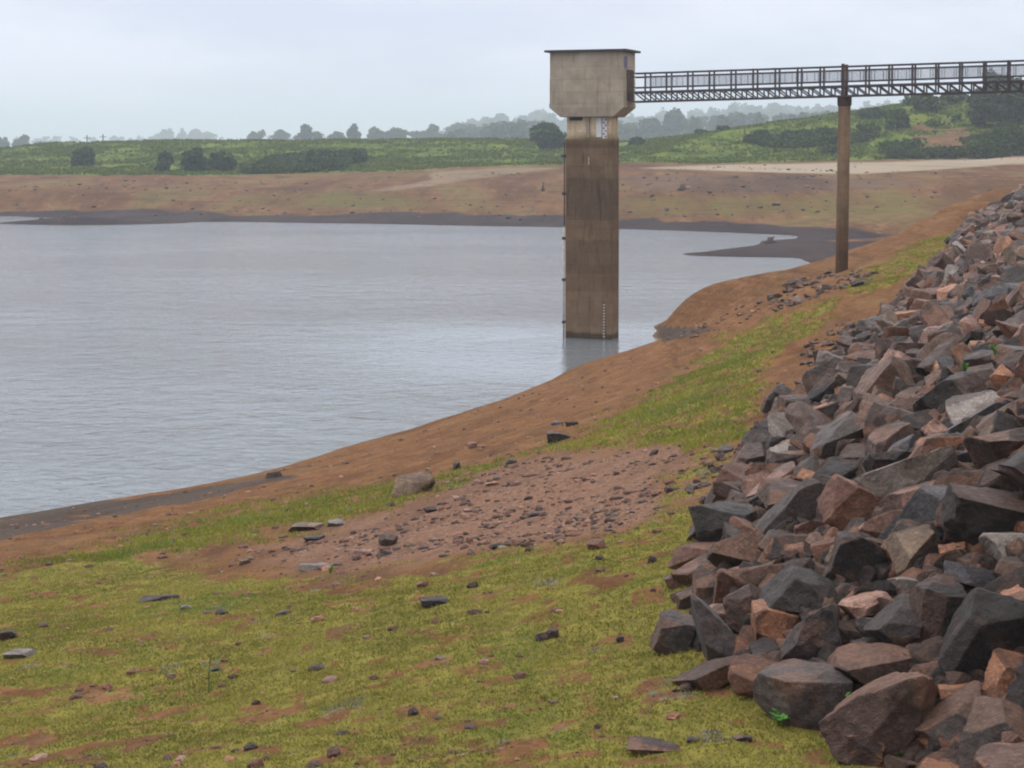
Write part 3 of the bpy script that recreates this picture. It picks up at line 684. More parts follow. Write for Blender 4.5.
def surf_normal(x, y):
    e = .4; h0, hx, hy = Hg([x, x+e, x], [y, y, y+e]); return Vector((-(hx-h0)/e, -(hy-h0)/e, 1)).normalized()
for i, (px, py, w_, h_, tilt, cn, short, lab) in enumerate(BIG):
    q0 = hit(px, py, .1); D = q0[1]; sc_ = D/F
    W_, H_ = w_*sc_, h_*sc_
    q = hit(px, py, max(.06, H_*.32))
    dep = max(min(W_, H_*1.6), H_*.7)*1.05
    long_ = W_ >= H_
    rot = Euler((math.radians(rnd.uniform(-12, 4)), -math.radians(tilt), math.radians(rnd.uniform(-14, 14))), 'XYZ')
    k = 1.06
    make_rock('riprap_rock', 900+i, q, (W_*k, dep*k, H_*k*1.05), rot, cn, lab, 6, 'rock', GR)
    anchors.append((px, py, max(w_, h_), short)); placed.append((q[0], q[1], (W_+H_)*.31+.04))
# fill-in rocks
vis = []; rub = []
def try_place(x, y, r_):
    for (a, b, c_) in placed:
        if (a-x)**2+(b-y)**2 < ((r_+c_)*.80)**2: return False
    return True
grid = {}
for (a, b, c_) in placed: grid.setdefault((int(a//1.5), int(b//1.5)), []).append((a, b, c_))
def free(x, y, r_):
    gx, gy = int(x//1.5), int(y//1.5)
    for i in (-1, 0, 1):
        for j in (-1, 0, 1):
            for (a, b, c_) in grid.get((gx+i, gy+j), ()):
                if (a-x)**2+(b-y)**2 < ((r_+c_)*.78)**2: return False
    return True
seg = [(TOE[i], TOE[i+1]) for i in range(3, len(TOE)-2)]
cand = []
def toe_pt(y):
    for i in range(3, len(TOE)-1):
        if TOE[i][1] <= y <= TOE[i+1][1]:
            k = (y-TOE[i][1])/(TOE[i+1][1]-TOE[i][1]); return TOE[i][0]+k*(TOE[i+1][0]-TOE[i][0])
    return 2
for size0, tries in ((1.0, 2600), (.72, 9000), (.5, 16000), (.34, 16000)):
    for _ in range(tries):
        y = math.exp(rnd.uniform(math.log(10.5), math.log(150))); 
        if size0 < .4 and y > 60: continue
        s = size0*rnd.uniform(.75, 1.25)
        x = toe_pt(y)+s*.42+rnd.uniform(-.05, .29*y-toe_pt(y)+3.5)
        if y < 48 and size0 > .9 and x < .32*y: continue     # big ones in view are already placed by hand
        r_ = s*.42
        if free(x, y, r_):
            grid.setdefault((int(x//1.5), int(y//1.5)), []).append((x, y, r_)); cand.append((x, y, s))
cols = ['dark']*22+['grey']*26+['brown']*26+['rust']*10+['orange']*6+['pink']*8+['pale']*4+['blue']*7+['tan']*3
CW = {'dark':'dark','grey':'grey','brown':'brown','rust':'rust brown','orange':'orange','pink':'pinkish','pale':'pale grey','blue':'blue grey','tan':'tan'}
info = []
for (x, y, s) in cand:
    z = Hs(x, y); cn = rnd.choice(cols); shp = rnd.random()
    if shp < .55: dims = (s*1.2, s*.85, s*.38); sw_ = 'flat'
    elif shp < .75: dims = (s*1.35, s*.6, s*.55); sw_ = 'long'
    elif shp < .93: dims = (s, s*.8, s*.62); sw_ = 'blocky'
    else: dims = (s*.85, s*.85, s*.85); sw_ = 'chunky'
    nrm = surf_normal(x, y)
    e = Euler((rnd.gauss(0, .5), rnd.gauss(-.1, .5), rnd.uniform(0, 6.28)))
    loc = (x, y, z+dims[2]*.12+rnd.uniform(-.12, .10)*s)
    px, py, zc = project(np.array(loc[0]), np.array(loc[1]), np.array(loc[2]))
    info.append(dict(loc=loc, dims=dims, rot=e, cn=cn, sw=sw_, px=float(px), py=float(py), pix=s*F/float(zc), s=s))
inview = [q for q in info if -10 < q['px'] < 1034 and 150 < q['py'] < 778]
inview.sort(key=lambda q: -q['pix'])
NIND = 185
ind = inview[:NIND]; ids = set(id(q) for q in ind)
used = {}
def rel(dx, dy):
    ax, ay = abs(dx), abs(dy)
    v = 'above' if dy < 0 else 'below'; h_ = 'left' if dx < 0 else 'right'
    if ax > 2.2*ay: return h_+' of'
    if ay > 2.2*ax: return v
    return ('up and %s of' if dy < 0 else 'down and %s of') % h_
for q in ind:
    small = 'small' if q['s'] < .45 else ('medium sized' if q['s'] < .75 else 'large')
    near = sorted(anchors, key=lambda a: (a[0]-q['px'])**2+((a[1]-q['py'])*1.3)**2)
    lab = None
    for a in near[:7]:
        for dist_w in ('just ', ''):
            d_ = math.hypot(a[0]-q['px'], a[1]-q['py'])
            if dist_w and d_ > a[2]*.5+28: continue
            L = '%s %s %s rock %s%s the %s' % (small, CW[q['cn']], q['sw'], dist_w, rel(q['px']-a[0], q['py']-a[1]), a[3])
            if L not in used and len(L.split()) <= 16: lab = L; break
        if lab: break
    if not lab: lab = '%s %s %s rock in the far upper part of the riprap slope' % (small, CW[q['cn']], q['sw'])
    used[lab] = 1; q['label'] = lab
    make_rock('riprap_rock', rnd.randrange(10**6), q['loc'], q['dims'], q['rot'], q['cn'], lab, 5, 'rock', GR)
LIB = {}
def lib(sub, k):
    if (sub, k) not in LIB:
        U, Fi, kb = rock_arrays(7000+k, sub, (1, .8, .62), 'grey', raw=True); LIB[(sub, k)] = (U/np.array([1, .8, .62]), Fi, kb)
    return LIB[(sub, k)]
def merge_rocks(name, lst, label, mat=M_rock, group=None):
    Vs, Fs, Cs, b = [], [], [], 0
    for (loc, dims, rot, cn, sub, seed) in lst:
        U, Fi, (f_, k_) = lib(sub, seed % 30); A, B, D_ = [np.array(q) for q in PAL[cn]]
        col_ = (A*(1-f_)+B*f_)*(1-k_)+D_*k_; col_ = col_*(.85+.33*((seed//30) % 100)/100)
        Mx = np.array(rot.to_matrix()); Vs.append((U*np.array(dims))@Mx.T+np.array(loc)); Fs.append(Fi+b); Cs.append(col_); b += len(U)
    return tag(link(name, np_mesh(name, np.concatenate(Vs), np.concatenate(Fs), 3, False, {'tint': np.concatenate(Cs)}), mat), label, 'rubble', kind='stuff')
rest = [(q['loc'], q['dims'], q['rot'], q['cn'], 4 if q['loc'][1] < 70 else 3, rnd.randrange(10**6)) for q in info if id(q) not in ids]
# under-layer of smaller stones in the gaps, mostly dark to paint in crevice shade
for _ in range(5200):
    y = math.exp(rnd.uniform(math.log(10.5), math.log(95))); x = toe_pt(y)+rnd.uniform(.2, .29*y-toe_pt(y)+2)
    s = rnd.uniform(.16, .42)*(1 if y < 40 else 1.4)
    rest.append(((x, y, Hs(x, y)-.03), (s*1.1, s*.9, s*.7), Euler((rnd.uniform(0,6),rnd.uniform(0,6),rnd.uniform(0,6))), rnd.choice(['dark','dark','dark','grey','brown','brown','rust','dark']), 3, rnd.randrange(10**6)))
merge_rocks('riprap_rubble', rest, 'smaller broken rocks filling the gaps of the riprap slope and its far end')
# loose stones of the bank near the pier and along the toe
ST = []
def scat(n_, poly, smin, smax, cn, sub=2, ymax=140):
    P_ = np.array(poly, float); x0, y0 = P_.min(0); x1, y1 = P_.max(0); k = 0; it = 0
    while k < n_ and it < n_*40:
        it += 1
        a, b = rnd.uniform(x0, x1), rnd.uniform(y0, y1)
        if poly_mask(np.array([a]), np.array([b]), poly, .5)[0] < .5: continue
        q = hit(a, b)
        if q is None or q[1] > ymax: continue
        s = smin*(smax/smin)**(rnd.random()**1.8)
        ST.append(((q[0], q[1], q[2]+s*.12), (s*1.2, s, s*.6), Euler((rnd.uniform(-.4,.4), rnd.uniform(-.4,.4), rnd.uniform(0,6.28))), rnd.choice(cn), sub, rnd.randrange(10**6))); k += 1
scat(150, [(765,302),(790,280),(835,272),(880,270),(870,285),(830,292),(800,305),(775,312)], .12, .5, ['brown','grey','rust','dark'], 3)
scat(60, [(665,340),(720,315),(760,300),(780,306),(740,325),(690,340)], .08, .3, ['brown','rust','orange'], 2)
scat(70, [(690,490),(735,440),(760,430),(745,470),(715,520),(700,540)], .06, .22, ['brown','grey','dark'], 3)
scat(60, [(800,350),(850,320),(860,330),(830,360),(800,372)], .08, .35, ['brown','grey','dark'], 3)
# gravel over the stony patch and the red bank, sown by the ground's own masks
def sow(n_, xr, yr, wfun, chunk=20000):
    out = []; got = 0; it = 0
    while got < n_ and it < 60:
        it += 1
        Y = np.exp(R.uniform(math.log(yr[0]), math.log(yr[1]), chunk)); X = R.uniform(xr[0], xr[1], chunk)*Y
        Z = Hg(X, Y); s_, _ = toe_dist(X, Y); mm = glook(GM, X, Y)
        m1_, m2_, m3_ = mm[:, :3], mm[:, 3:6], mm[:, 6:]; wgt = wfun(X, Y, Z, m1_, m2_, m3_, s_)
        k = R.rand(chunk) < wgt; out.append(np.stack([X[k], Y[k], Z[k], m1_[k, 0], m1_[k, 1]], -1)); got += k.sum()
    return np.concatenate(out)[:n_]
gp = sow(6800, (-.45, .2), (13, 75), lambda X, Y, Z, a, b, c, s: (a[:, 1]*.9+.28*(1-a[:, 0])+.01)*(s < .1)*(Z > .03)*np.clip(fbm(X/1.3,Y/1.3,o=2,seed=77)*2-.45,0,1))
V2, F2 = ICO[2]; Vs, Fs, Cs = [], [], []
for i, g_ in enumerate(gp):
    s = .015*(7.5)**(R.rand()**3.4); dm = np.array([s*R.uniform(.9,1.6), s*R.uniform(.8,1.2), s*R.uniform(.5,.8)])
    U = V2*(1+R.uniform(-.22, .22, (len(V2), 1)))*dm*.62; a = R.rand()*6.28
    U = np.stack([U[:,0]*math.cos(a)-U[:,1]*math.sin(a), U[:,0]*math.sin(a)+U[:,1]*math.cos(a), U[:,2]], -1)+g_[:3]+np.array([0,0,s*.1])
    Vs.append(U); Fs.append(F2+i*len(V2)); cn = PAL[['brown','rust','rust','orange','rust','brown','tan','pink'][R.randint(8)]]
    Cs.append(np.tile(np.array(cn[R.randint(2)])*R.uniform(.8,1.1), (len(V2), 1)))
tag(link('gravel', np_mesh('gravel', np.concatenate(Vs), np.concatenate(Fs), 3, False, {'tint': np.concatenate(Cs)}), M_rock), 'loose red brown gravel strewn over the bare bank', 'gravel', kind='stuff')
FR = []
for _ in range(1500):
    Y_ = rnd.uniform(215, 300); X_ = rnd.uniform(-.32, .30)*Y_; z_ = Hs(X_, Y_)
    if z_ < .35 or fbm(np.array([X_/9]), np.array([Y_/16]), o=3, seed=88)[0] < .5: continue
    s_ = rnd.uniform(.12, .3)*(1+2*rnd.random()**6)
    FR.append(((X_, Y_, z_+s_*.1), (s_*1.3, s_, s_*.6), Euler((0, 0, rnd.uniform(0, 6))), rnd.choice(['dark', 'brown', 'dark', 'rust']), 2, rnd.randrange(10**6)))
merge_rocks('shore_debris', FR, 'small dark stones and debris left on the far drawdown slope')
merge_rocks('bank_rubble', ST, 'small broken stones strewn round the pier foot and along the edge of the riprap')
# single stones on the bank: px, py, w, h, colour, name, label
STONES = [
 (414,487,40,25,'tan','boulder','rounded grey tan boulder sitting alone on the grass in the middle of the bank'),
 (557,438,26,14,'dark','stone','dark red brown stone beside the start of the bright green strip'),
 (572,424,14,7,'dark','stone','small dark stone behind and right of the dark red one by the green strip'),
 (557,423,13,5,'blue','stone','small blue grey flat stone behind the dark red one by the green strip'),
 (597,546,22,13,'rust','stone','dark rust stone on the grass straight left of the dark riprap block'),
 (599,558,9,6,'dark','stone','tiny dark stone just below the rust stone on the grass'),
 (542,637,15,11,'dark','stone','left half of a pair of black stones in the mid grass'),
 (553,634,13,13,'dark','stone','right half of a pair of black stones in the mid grass'),
 (620,640,9,9,'dark','stone','small dark stone alone on the grass left of the blue grey tooth slab'),
 (652,560,9,11,'dark','stone','small upright dark stone on the grass below left of the dark riprap block'),
 (681,580,38,15,'brown','stone','long brown flat stone on the grass above the grey wedge'),
 (160,598,44,8,'dark','stone','long dark flat stone in the left grass beside a small pale one'),
 (187,608,13,7,'pale','stone','small pale stone just right of the long dark flat one'),
 (7,636,22,14,'dark','stone','black lump at the left edge of the photo'),
 (20,654,34,8,'pale','stone','pale flat slab in the grass at the left edge below the black lump'),
 (275,475,19,9,'dark','stone','dark lump at the water line on the left'),
 (306,527,36,8,'tan','stone','tan flat stone half buried on the left side of the gravel'),
 (337,523,22,8,'pale','stone','pale grey flat stone right of the tan half buried one'),
 (314,539,24,7,'dark','stone','dark flat stone in front of the tan half buried one'),
 (245,562,13,8,'tan','stone','small cream coloured stone on the grass left of the gravel'),
 (387,541,20,14,'brown','stone','brown lump on the gravel below the lone boulder'),
 (386,553,14,8,'grey','stone','small dark grey stone just below the brown lump on the gravel'),
 (314,567,34,9,'pale','stone','pale low stone at the lower left edge of the gravel'),
 (361,554,26,12,'pink','stone','pinkish low mound of rock left of the brown lump'),
 (423,585,13,9,'rust','stone','small rust stone at the lower edge of the gravel'),
 (473,585,13,9,'dark','stone','small dark round stone on the grass near the long black one'),
 (436,601,36,8,'dark','stone','long black flat stone on the grass in the middle of the photo'),
 (317,668,20,6,'dark','stone','small dark flat stone in the lower left grass'),
 (266,517,16,4,'dark','stone','thin dark stone on the green strip near the shore'),
 (430,510,14,8,'dark','stone','dark stone just below and right of the lone boulder'),
 (654,747,58,14,'brown','stone','wide brown flat stone on the grass near the bottom edge'),
 (693,740,14,6,'dark','stone','small dark stone right of the wide brown flat one at the bottom'),
 (742,738,22,7,'grey','stone','flat grey stone on the grass left of the great slab'),
 (536,514,20,6,'dark','stone','thin dark stone lying across the middle of the gravel'),
 (498,546,18,8,'dark','stone','dark flat stone on the lower gravel'),
 (671,490,14,7,'dark','stone','small dark stone at the right end of the gravel near the riprap'),
 (654,453,10,8,'dark','stone','small dark stone between the green strip and the gravel'),
 (472,446,11,9,'pink','stone','small pale pink stone on the upper red bank'),
 (492,484,15,5,'orange','stone','flat orange stone on the upper gravel'),
 (457,467,8,11,'dark','stone','small upright dark stone on the upper left of the gravel'),
 (511,462,12,6,'dark','stone','small dark stone on the thin grass above the gravel'),
 (566,458,11,6,'tan','stone','small tan stone above the middle of the gravel'),
 (350,511,8,5,'pale','stone','tiny whitish stone on the green strip left of the boulder'),
 (284,613,18,6,'grey','stone','small grey flat stone right of the small pale one in the left grass'),
]
for i, (px, py, w_, h_, cn, nm_, lab) in enumerate(STONES):
    q = hit(px, py+h_*.25, 0); s_ = q[1]/F; W_, H_ = w_*s_, h_*s_
    make_rock(nm_, (3000 if nm_ == 'stone' else 3107)+i, (q[0], q[1]+.0, q[2]+H_*.22), (W_, max(W_*.7, H_), H_*(1.25 if nm_ == 'boulder' else .95)), Euler((rnd.uniform(-.08,.08), rnd.uniform(-.08,.08), rnd.uniform(-.2,.2))), cn, lab, 5 if w_ > 18 else 4, 'boulder' if nm_ == 'boulder' else 'stone', 'single stones lying on the bank', rounding=1 if nm_ == 'boulder' else 0)

# ------------------------------------------------------------------ grass
t = NT('grass_blades'); cA = t.attr('tint'); M_grass = t.out(cA, .75, None, .15)
tf = t.node('ShaderNodeBsdfTranslucent'); t.l.new(cA, tf.inputs[0]); mxs = t.node('ShaderNodeMixShader'); mxs.inputs[0].default_value = .3
t.l.new(t.b.outputs[0], mxs.inputs[1]); t.l.new(tf.outputs[0], mxs.inputs[2]); t.l.new(mxs.outputs[0], t.n['Material Output'].inputs[0])
def blades(pts, nb_, hmin, hmax, wd, spread, c1, c2, pd=.10):
    n = len(pts); N = n*nb_
    P_ = np.repeat(pts[:, :3], nb_, 0); a = R.uniform(0, 2*PI, N); rr = R.rand(N)**.5*spread
    B = P_+np.stack([np.cos(a)*rr, np.sin(a)*rr, np.zeros(N)-.004], -1)
    hh = np.repeat(R.uniform(.6, 1.2, n), nb_)*R.uniform(hmin, hmax, N)
    b2 = R.uniform(0, 2*PI, N); ln = R.uniform(.2, 1.3, N)*hh
    tip = B+np.stack([np.cos(b2)*ln, np.sin(b2)*ln, hh], -1)
    c = R.uniform(0, 2*PI, N); sd2 = np.stack([np.cos(c), np.sin(c), np.zeros(N)], -1)*(wd*R.uniform(.6, 1.3, N))[:, None]
    V = np.stack([B-sd2, B+sd2, tip+sd2*.35, tip-sd2*.35], 1).reshape(-1, 3)
    F_ = np.arange(N*4).reshape(-1, 4)
    tn = np.repeat(fbm(pts[:,0]/1.1, pts[:,1]/1.1, o=3, seed=61), nb_); k = np.clip((tn-.5)*2.6+.5+R.normal(0, .22, N), 0, 1)[:, None]
    col_ = np.array(c1)*(1-k)+np.array(c2)*k
    lm = sst(.56, .68, fbm(pts[:,0]/.9+40, pts[:,1]/1.6, o=3, seed=64))
    lm = np.repeat(lm, nb_)[:, None]*(.75 if pd > 0 else 0); col_ = col_*(1-lm)+np.array([.15, .215, .035])*lm
    dry = (R.rand(N) < pd)[:, None]; col_ = np.where(dry, np.array([.24, .19, .09]), col_)*R.uniform(.75, 1.2, (N, 1))
    return V, F_, np.repeat(col_, 4, 0)
gw = lambda X, Y, Z, a, b, c, s: np.clip(a[:, 0]*1.15-.10, 0, 1)*np.clip((Y/22.0)**2, .25, 1)*(s < .25)
g1 = sow(78000, (-.52, .2), (11.5, 32), gw); g2 = sow(18000, (-.45, .28), (30, 95), lambda X, Y, Z, a, b, c, s: a[:, 0]*np.clip((Y/60.)**1.5, .15, 1)*(s < .3))
parts = [blades(g1, 5, .008, .028, .0075, .075, (.165, .168, .030), (.31, .285, .060), .18), blades(g2, 5, .03, .075, .012, .13, (.15, .18, .022), (.27, .27, .042), .15)]
off = 0; Vs, Fs, Cs = [], [], []
for V_, F_, C_ in parts: Vs.append(V_); Fs.append(F_+off); Cs.append(C_); off += len(V_)
tag(link('grass', np_mesh('grass', np.concatenate(Vs), np.concatenate(Fs), 4, False, {'tint': np.concatenate(Cs)}), M_grass), 'low yellow green grass and weeds growing in patches on the bank', 'grass', kind='stuff')
# far rough sward on the green slopes
def far_tufts(n_, yr, xr, hmin, hmax, wd, c1, c2, cond):
    out = []; got = 0
    while got < n_:
        Y = R.uniform(yr[0], yr[1], 30000); X = R.uniform(xr[0], xr[1], 30000)*Y; Z = Hg(X, Y); mm = glook(GM, X, Y); a, b, c = mm[:, :3], mm[:, 3:6], mm[:, 6:]
        k = R.rand(30000) < cond(X, Y, Z, a, b, c)
        out.append(np.stack([X[k], Y[k], Z[k]], -1)); got += max(k.sum(), 500)
    return np.concatenate(out)[:n_]
fa = far_tufts(22000, (305, 460), (-.34, .34), 0, 0, 0, 0, 0, lambda X, Y, Z, a, b, c: (b[:, 0] > .5)*(1-b[:, 1])*np.clip(fbm(X/9, Y/9, o=3, seed=90)*3-1, .1, 1))
fd = far_tufts(13000, (305, 460), (-.34, .34), 0, 0, 0, 0, 0, lambda X, Y, Z, a, b, c: (b[:, 1] > .35)*(c[:, 2] < .2))
Va, Fa, Ca = blades(fa, 4, .15, .5, .25, .9, (.055, .090, .012), (.125, .150, .022), 0)
def leaf_clumps(pts, k, hmax, sz, c1, c2):
    n_ = len(pts)*k; hh_ = np.repeat(R.uniform(.3, 1, len(pts)), k)*hmax*(.4+1.2*np.repeat(fbm(pts[:,0]/4, pts[:,1]/4, o=2, seed=66), k))
    P_ = np.repeat(pts, k, 0)+np.stack([R.normal(0, .7, n_), R.normal(0, .7, n_), hh_*R.rand(n_)**.6], -1)
    q = R.normal(0, 1, (n_, 3)); q /= np.linalg.norm(q, axis=1)[:, None]; s1 = np.cross(q, [0, 0, 1.0]); s1 /= np.linalg.norm(s1, axis=1)[:, None]+1e-6; s2 = np.cross(q, s1); z_ = (sz*R.uniform(.5, 1.3, n_))[:, None]
    V = np.stack([P_-s1*z_-s2*z_*.6, P_+s1*z_-s2*z_*.6, P_+s1*z_*.7+s2*z_, P_-s1*z_*.7+s2*z_], 1).reshape(-1, 3)
    kk = np.clip(np.repeat(fbm(pts[:,0]/3, pts[:,1]/3, o=2, seed=67), k)*1.6-.3+R.normal(0, .2, n_), 0, 1)[:, None]
    return V, np.arange(n_*4).reshape(-1, 4), np.repeat(np.array(c1)*(1-kk)+np.array(c2)*kk, 4, 0)
Vd, Fd, Cd = leaf_clumps(fd, 9, 1.5, .28, (.025, .045, .012), (.055, .088, .020))
tag(link('tall_grass', np_mesh('tall_grass', Va, Fa, 4, False, {'tint': Ca}), M_grass), 'rough green grass over the slopes beyond the lake', 'tall grass', kind='stuff')
tag(link('undergrowth', np_mesh('undergrowth', Vd, Fd, 4, False, {'tint': Cd}), M_grass), 'dark green scrub covering the hollows of the far slopes', 'undergrowth', kind='stuff')

# ------------------------------------------------------------------ trees and shrubs
t = NT('tree_leaves'); cA = t.attr('tint'); M_leaf = t.out(cA, .8, None, .1)
M_bark = flat_mat('grey_brown_bark', (.09, .065, .05), .9)
def crown_arrays(w_, h_, n_, leaf, lobes, c1, c2, base=0.0, seed=0):
    r = np.random.RandomState(seed)
    L = []
    for i in range(lobes):
        a = r.uniform(0, 2*PI); rr = r.rand()**.6*.74; zz = r.uniform(.16, .82)
        k = 1-abs(zz-.45)*.9
        L.append((math.cos(a)*rr*w_/2*k, math.sin(a)*rr*w_/2*k, base+(h_-base)*zz, r.uniform(.10, .25)*w_, r.uniform(.10, .21)*(h_-base)))
    li = r.randint(0, lobes, n_); L = np.array(L)[li]
    d = r.normal(0, 1, (n_, 3)); d /= np.linalg.norm(d, axis=1)[:, None]; rad = r.rand(n_)**.45
    P_ = L[:, :3]+d*rad[:, None]*np.stack([L[:, 3], L[:, 3], L[:, 4]], -1)
    P_[:, 2] = np.maximum(P_[:, 2], .05)
    q = r.normal(0, 1, (n_, 3)); q /= np.linalg.norm(q, axis=1)[:, None]; s1 = np.cross(q, [0, 0, 1.0]); s1 /= np.linalg.norm(s1, axis=1)[:, None]+1e-6; s2 = np.cross(q, s1)
    sz = (leaf*r.uniform(.5, 1.3, n_))[:, None]
    V = np.stack([P_-s1*sz-s2*sz*.6, P_+s1*sz-s2*sz*.6, P_+s1*sz*.7+s2*sz, P_-s1*sz*.7+s2*sz], 1).reshape(-1, 3)
    kk = (r.rand(lobes)[li]*.6+r.rand(n_)*.4)[:, None]; col_ = np.array(c1)*(1-kk)+np.array(c2)*kk
    return V, np.arange(n_*4).reshape(-1, 4), np.repeat(col_, 4, 0)
def _lob(n): return int(n*1.9)
def tree(name, x, y, w_, h_, label, cat, group, n_=2500, leaf=.22, c1=(.028,.05,.02), c2=(.06,.095,.032), trunk=.25, seed=0, sink=.2, lobes=11):
    z = Hs(x, y)-sink; o = empty(name, (x, y, z)); tag(o, label, cat, group)
    V_, F_, C_ = crown_arrays(w_, h_, n_, leaf, _lob(lobes), c1, c2, h_*trunk, seed)
    link('crown', np_mesh('crown', V_, F_, 4, False, {'tint': C_}), M_leaf, o)
    r = random.Random(seed); m = MB(); m.tube([(0, 0, 0), (r.uniform(-.04,.04)*w_, 0, h_*.3), (0, r.uniform(-.04,.04)*w_, h_*.62)], [h_*.035, h_*.025, h_*.01], 7)
    for i in range(5):
        a = r.uniform(0, 6.28); m.tube([(0, 0, h_*r.uniform(.18, .4)), (math.cos(a)*w_*.15, math.sin(a)*w_*.15, h_*.5), (math.cos(a)*w_*.3, math.sin(a)*w_*.3, h_*r.uniform(.6, .8))], [h_*.018, h_*.012, h_*.004], 5)
    m.build('trunk', M_bark, o, smooth=True); return o
def place_px(px, py, Y):   # ground point in that direction at that distance
    d = ray(px, py); return d[0]/d[1]*Y, Y
BU = 'dark bushes on the green slope across the lake'
for i, (px, Y, wp, hp, lab) in enumerate([(84,372,29,21,'round dark bush standing alone on the left green slope'),
    (164,338,20,25,'narrow dark bush at the foot of the left green slope'),
    (194,342,32,27,'large dark bush right of the narrow one at the foot of the green slope'),
    (222,340,34,23,'lower wide bush at the right end of the dark row on the green slope'),
    (318,352,46,22,'wide dim thicket in the middle of the far green slope'),
    (352,372,40,17,'low spreading bush up the slope right of the wide dim thicket')]):
    x, y = place_px(px, 170, Y); s_ = Y/F
    tree('bush', x, y, wp*s_, hp*s_, lab, 'bush', BU, 2600, .30, trunk=.02, seed=200+i, lobes=16, sink=.4, **({'c1': (.035,.07,.022), 'c2': (.07,.11,.034)} if i >= 4 else {}))
x, y = place_px(556, 150, 405); tree('tree', x-1.5, y, 10, 7.2, 'dark green tree directly behind the left side of the concrete tower', 'tree', None, 3600, .3, trunk=.05, seed=31, lobes=16, sink=.6)
x, y = place_px(538, 150, 432); tree('bush', x, y, 5, 2.6, 'low bush left of the dark tree behind the tower', 'bush', BU, 900, .3, trunk=.02, seed=32)
SL = 'shrubs on the right hill behind the bridge'
for i, (px, Y, wp, hp, lab) in enumerate([(638,392,22,11,'small dark bush on the hill just right of the tower'),
    (703,392,16,8,'first small bush on the hill crest right of the tower'), (724,392,18,8,'second small bush on the hill crest right of the tower'),
    (757,352,30,17,'dark shrub on the hill left of the brown pier'), (795,350,34,16,'widest dark shrub left of the brown pier'), (823,352,20,15,'small dark shrub directly left of the brown pier'),
    (868,348,30,17,'dark shrub directly right of the brown pier'), (896,356,30,24,'dark shrub between the pier and the bare earth patch'),
    (872,372,36,15,'low shrub near the hill crest above the pier'), (925,374,46,20,'shrub on the crest above the bare earth patch'), (950,380,34,16,'small shrub on the crest right above the bare earth patch')]):
    x, y = place_px(px, 150, Y); s_ = Y/F
    tree('shrub', x, y, wp*s_, hp*s_, lab, 'shrub', SL, 2200, .28, trunk=.02, seed=300+i, sink=.5, lobes=14, c1=(.03,.055,.02), c2=(.075,.11,.032))
for i, (px, Y, wp, hp, lab) in enumerate([(985,352,44,48,'dark tree at the left end of the grove on the right hill'),(1012,346,52,56,'tall dark tree at the right edge of the photo under the bridge'),
    (1000,370,50,40,'dark tree behind the two tall ones of the right grove'),(1050,350,60,60,'dark tree at the far right of the grove')]):
    x, y = place_px(px, 150, Y); s_ = Y/F
    tree('tree', x, y, wp*s_, hp*s_, lab, 'tree', 'dark trees of the right grove', 5200, .30, trunk=.04, seed=400+i, sink=.6, lobes=20, c1=(.028,.05,.018), c2=(.065,.098,.03))
SK = 'hazy trees along the skyline beyond the green slope'
def ctop(px, Y, top):      # tree height so that its top shows at pixel row top
    x, y = place_px(px, 140, Y); z = Hs(x, y); return x, y, PD(px, top, Y)[2]-z+.2
for i, (px, Y, wp, top, lab) in enumerate([(2,560,14,137,'hazy tree at the left edge of the skyline'),(22,560,22,134,'tallest hazy tree near the left edge of the skyline'),(45,580,26,141,'low hazy tree right of the tallest one on the left skyline'),
    (75,600,26,142,'low hazy tree above the lone round bush'),(258,640,20,126,'faint tree left of the round skyline tree'),(281,640,22,128,'faint low tree just left of the round skyline tree'),
    (309,520,28,122,'round dark skyline tree standing apart'),(336,560,22,131,'low tree right of the round skyline tree'),(354,520,16,121,'narrow pointed skyline tree'),
    (376,560,22,126,'tree just right of the narrow pointed one'),(396,560,28,126,'broad tree second right of the narrow pointed one'),(420,600,24,130,'low tree left of the hazy wood'),
    (434,600,18,124,'taller tree at the left end of the hazy wood'),(462,700,40,121,'tree in front of the left end of the hazy wood'),
    (652,520,26,113,'hazy tree right of the tower above the green hill'),(676,520,34,108,'tall hazy tree right of the tower'),(693,540,20,116,'hazy tree at the right of the group beside the tower')]):
    Y *= 2.1; x, y, h_ = ctop(px, Y, top)
    tree('tree', x, y, wp*Y/F, max(h_, 3), lab, 'tree', SK, 2600, .8, trunk=.0, seed=500+i, lobes=12, c1=(.035,.055,.03), c2=(.07,.095,.045))
# distant woods : many crowns merged
def woods(name, lab, spec, n_crown, leaf, per):
    Vs, Fs, Cs, off = [], [], [], 0; r = random.Random(len(name))
    for k in range(n_crown):
        px, Y, top, wp = spec(r)
        x, y, h_ = ctop(px, Y, top)
        if h_ < 2: continue
        V_, F_, C_ = crown_arrays(wp*Y/F, h_, per, leaf, 9, (.035,.055,.03), (.07,.09,.045), max(0, h_-wp*Y/F*2.2), r.randrange(10**6))
        V_ = V_+np.array([x, y, Hs(x, y)]); Vs.append(V_); Fs.append(F_+off); Cs.append(C_); off += len(V_)
    tag(link(name, np_mesh(name, np.concatenate(Vs), np.concatenate(Fs), 4, False, {'tint': np.concatenate(Cs)}), M_leaf), lab, 'woods', kind='stuff')
def top_r(px):
    return np.interp(px, [430,470,490,520,545,560,600,640,660,700,720,760,820,880,930,980,1040,1150], [130,119,113,112,109,112,112,113,110,108,104,102,102,99,100,103,100,97])
def sp1(r):
    px = r.uniform(440, 1100); Y = r.choice([2400, 2550, 2700, 2300]); return px, Y, top_r(px)+r.uniform(-1.5, 5)+(2500-Y)*.012, r.uniform(14, 26)
woods('distant_woods', 'long blue grey hazy wood on the hill behind the tower and bridge', sp1, 230, 2.2, 600)
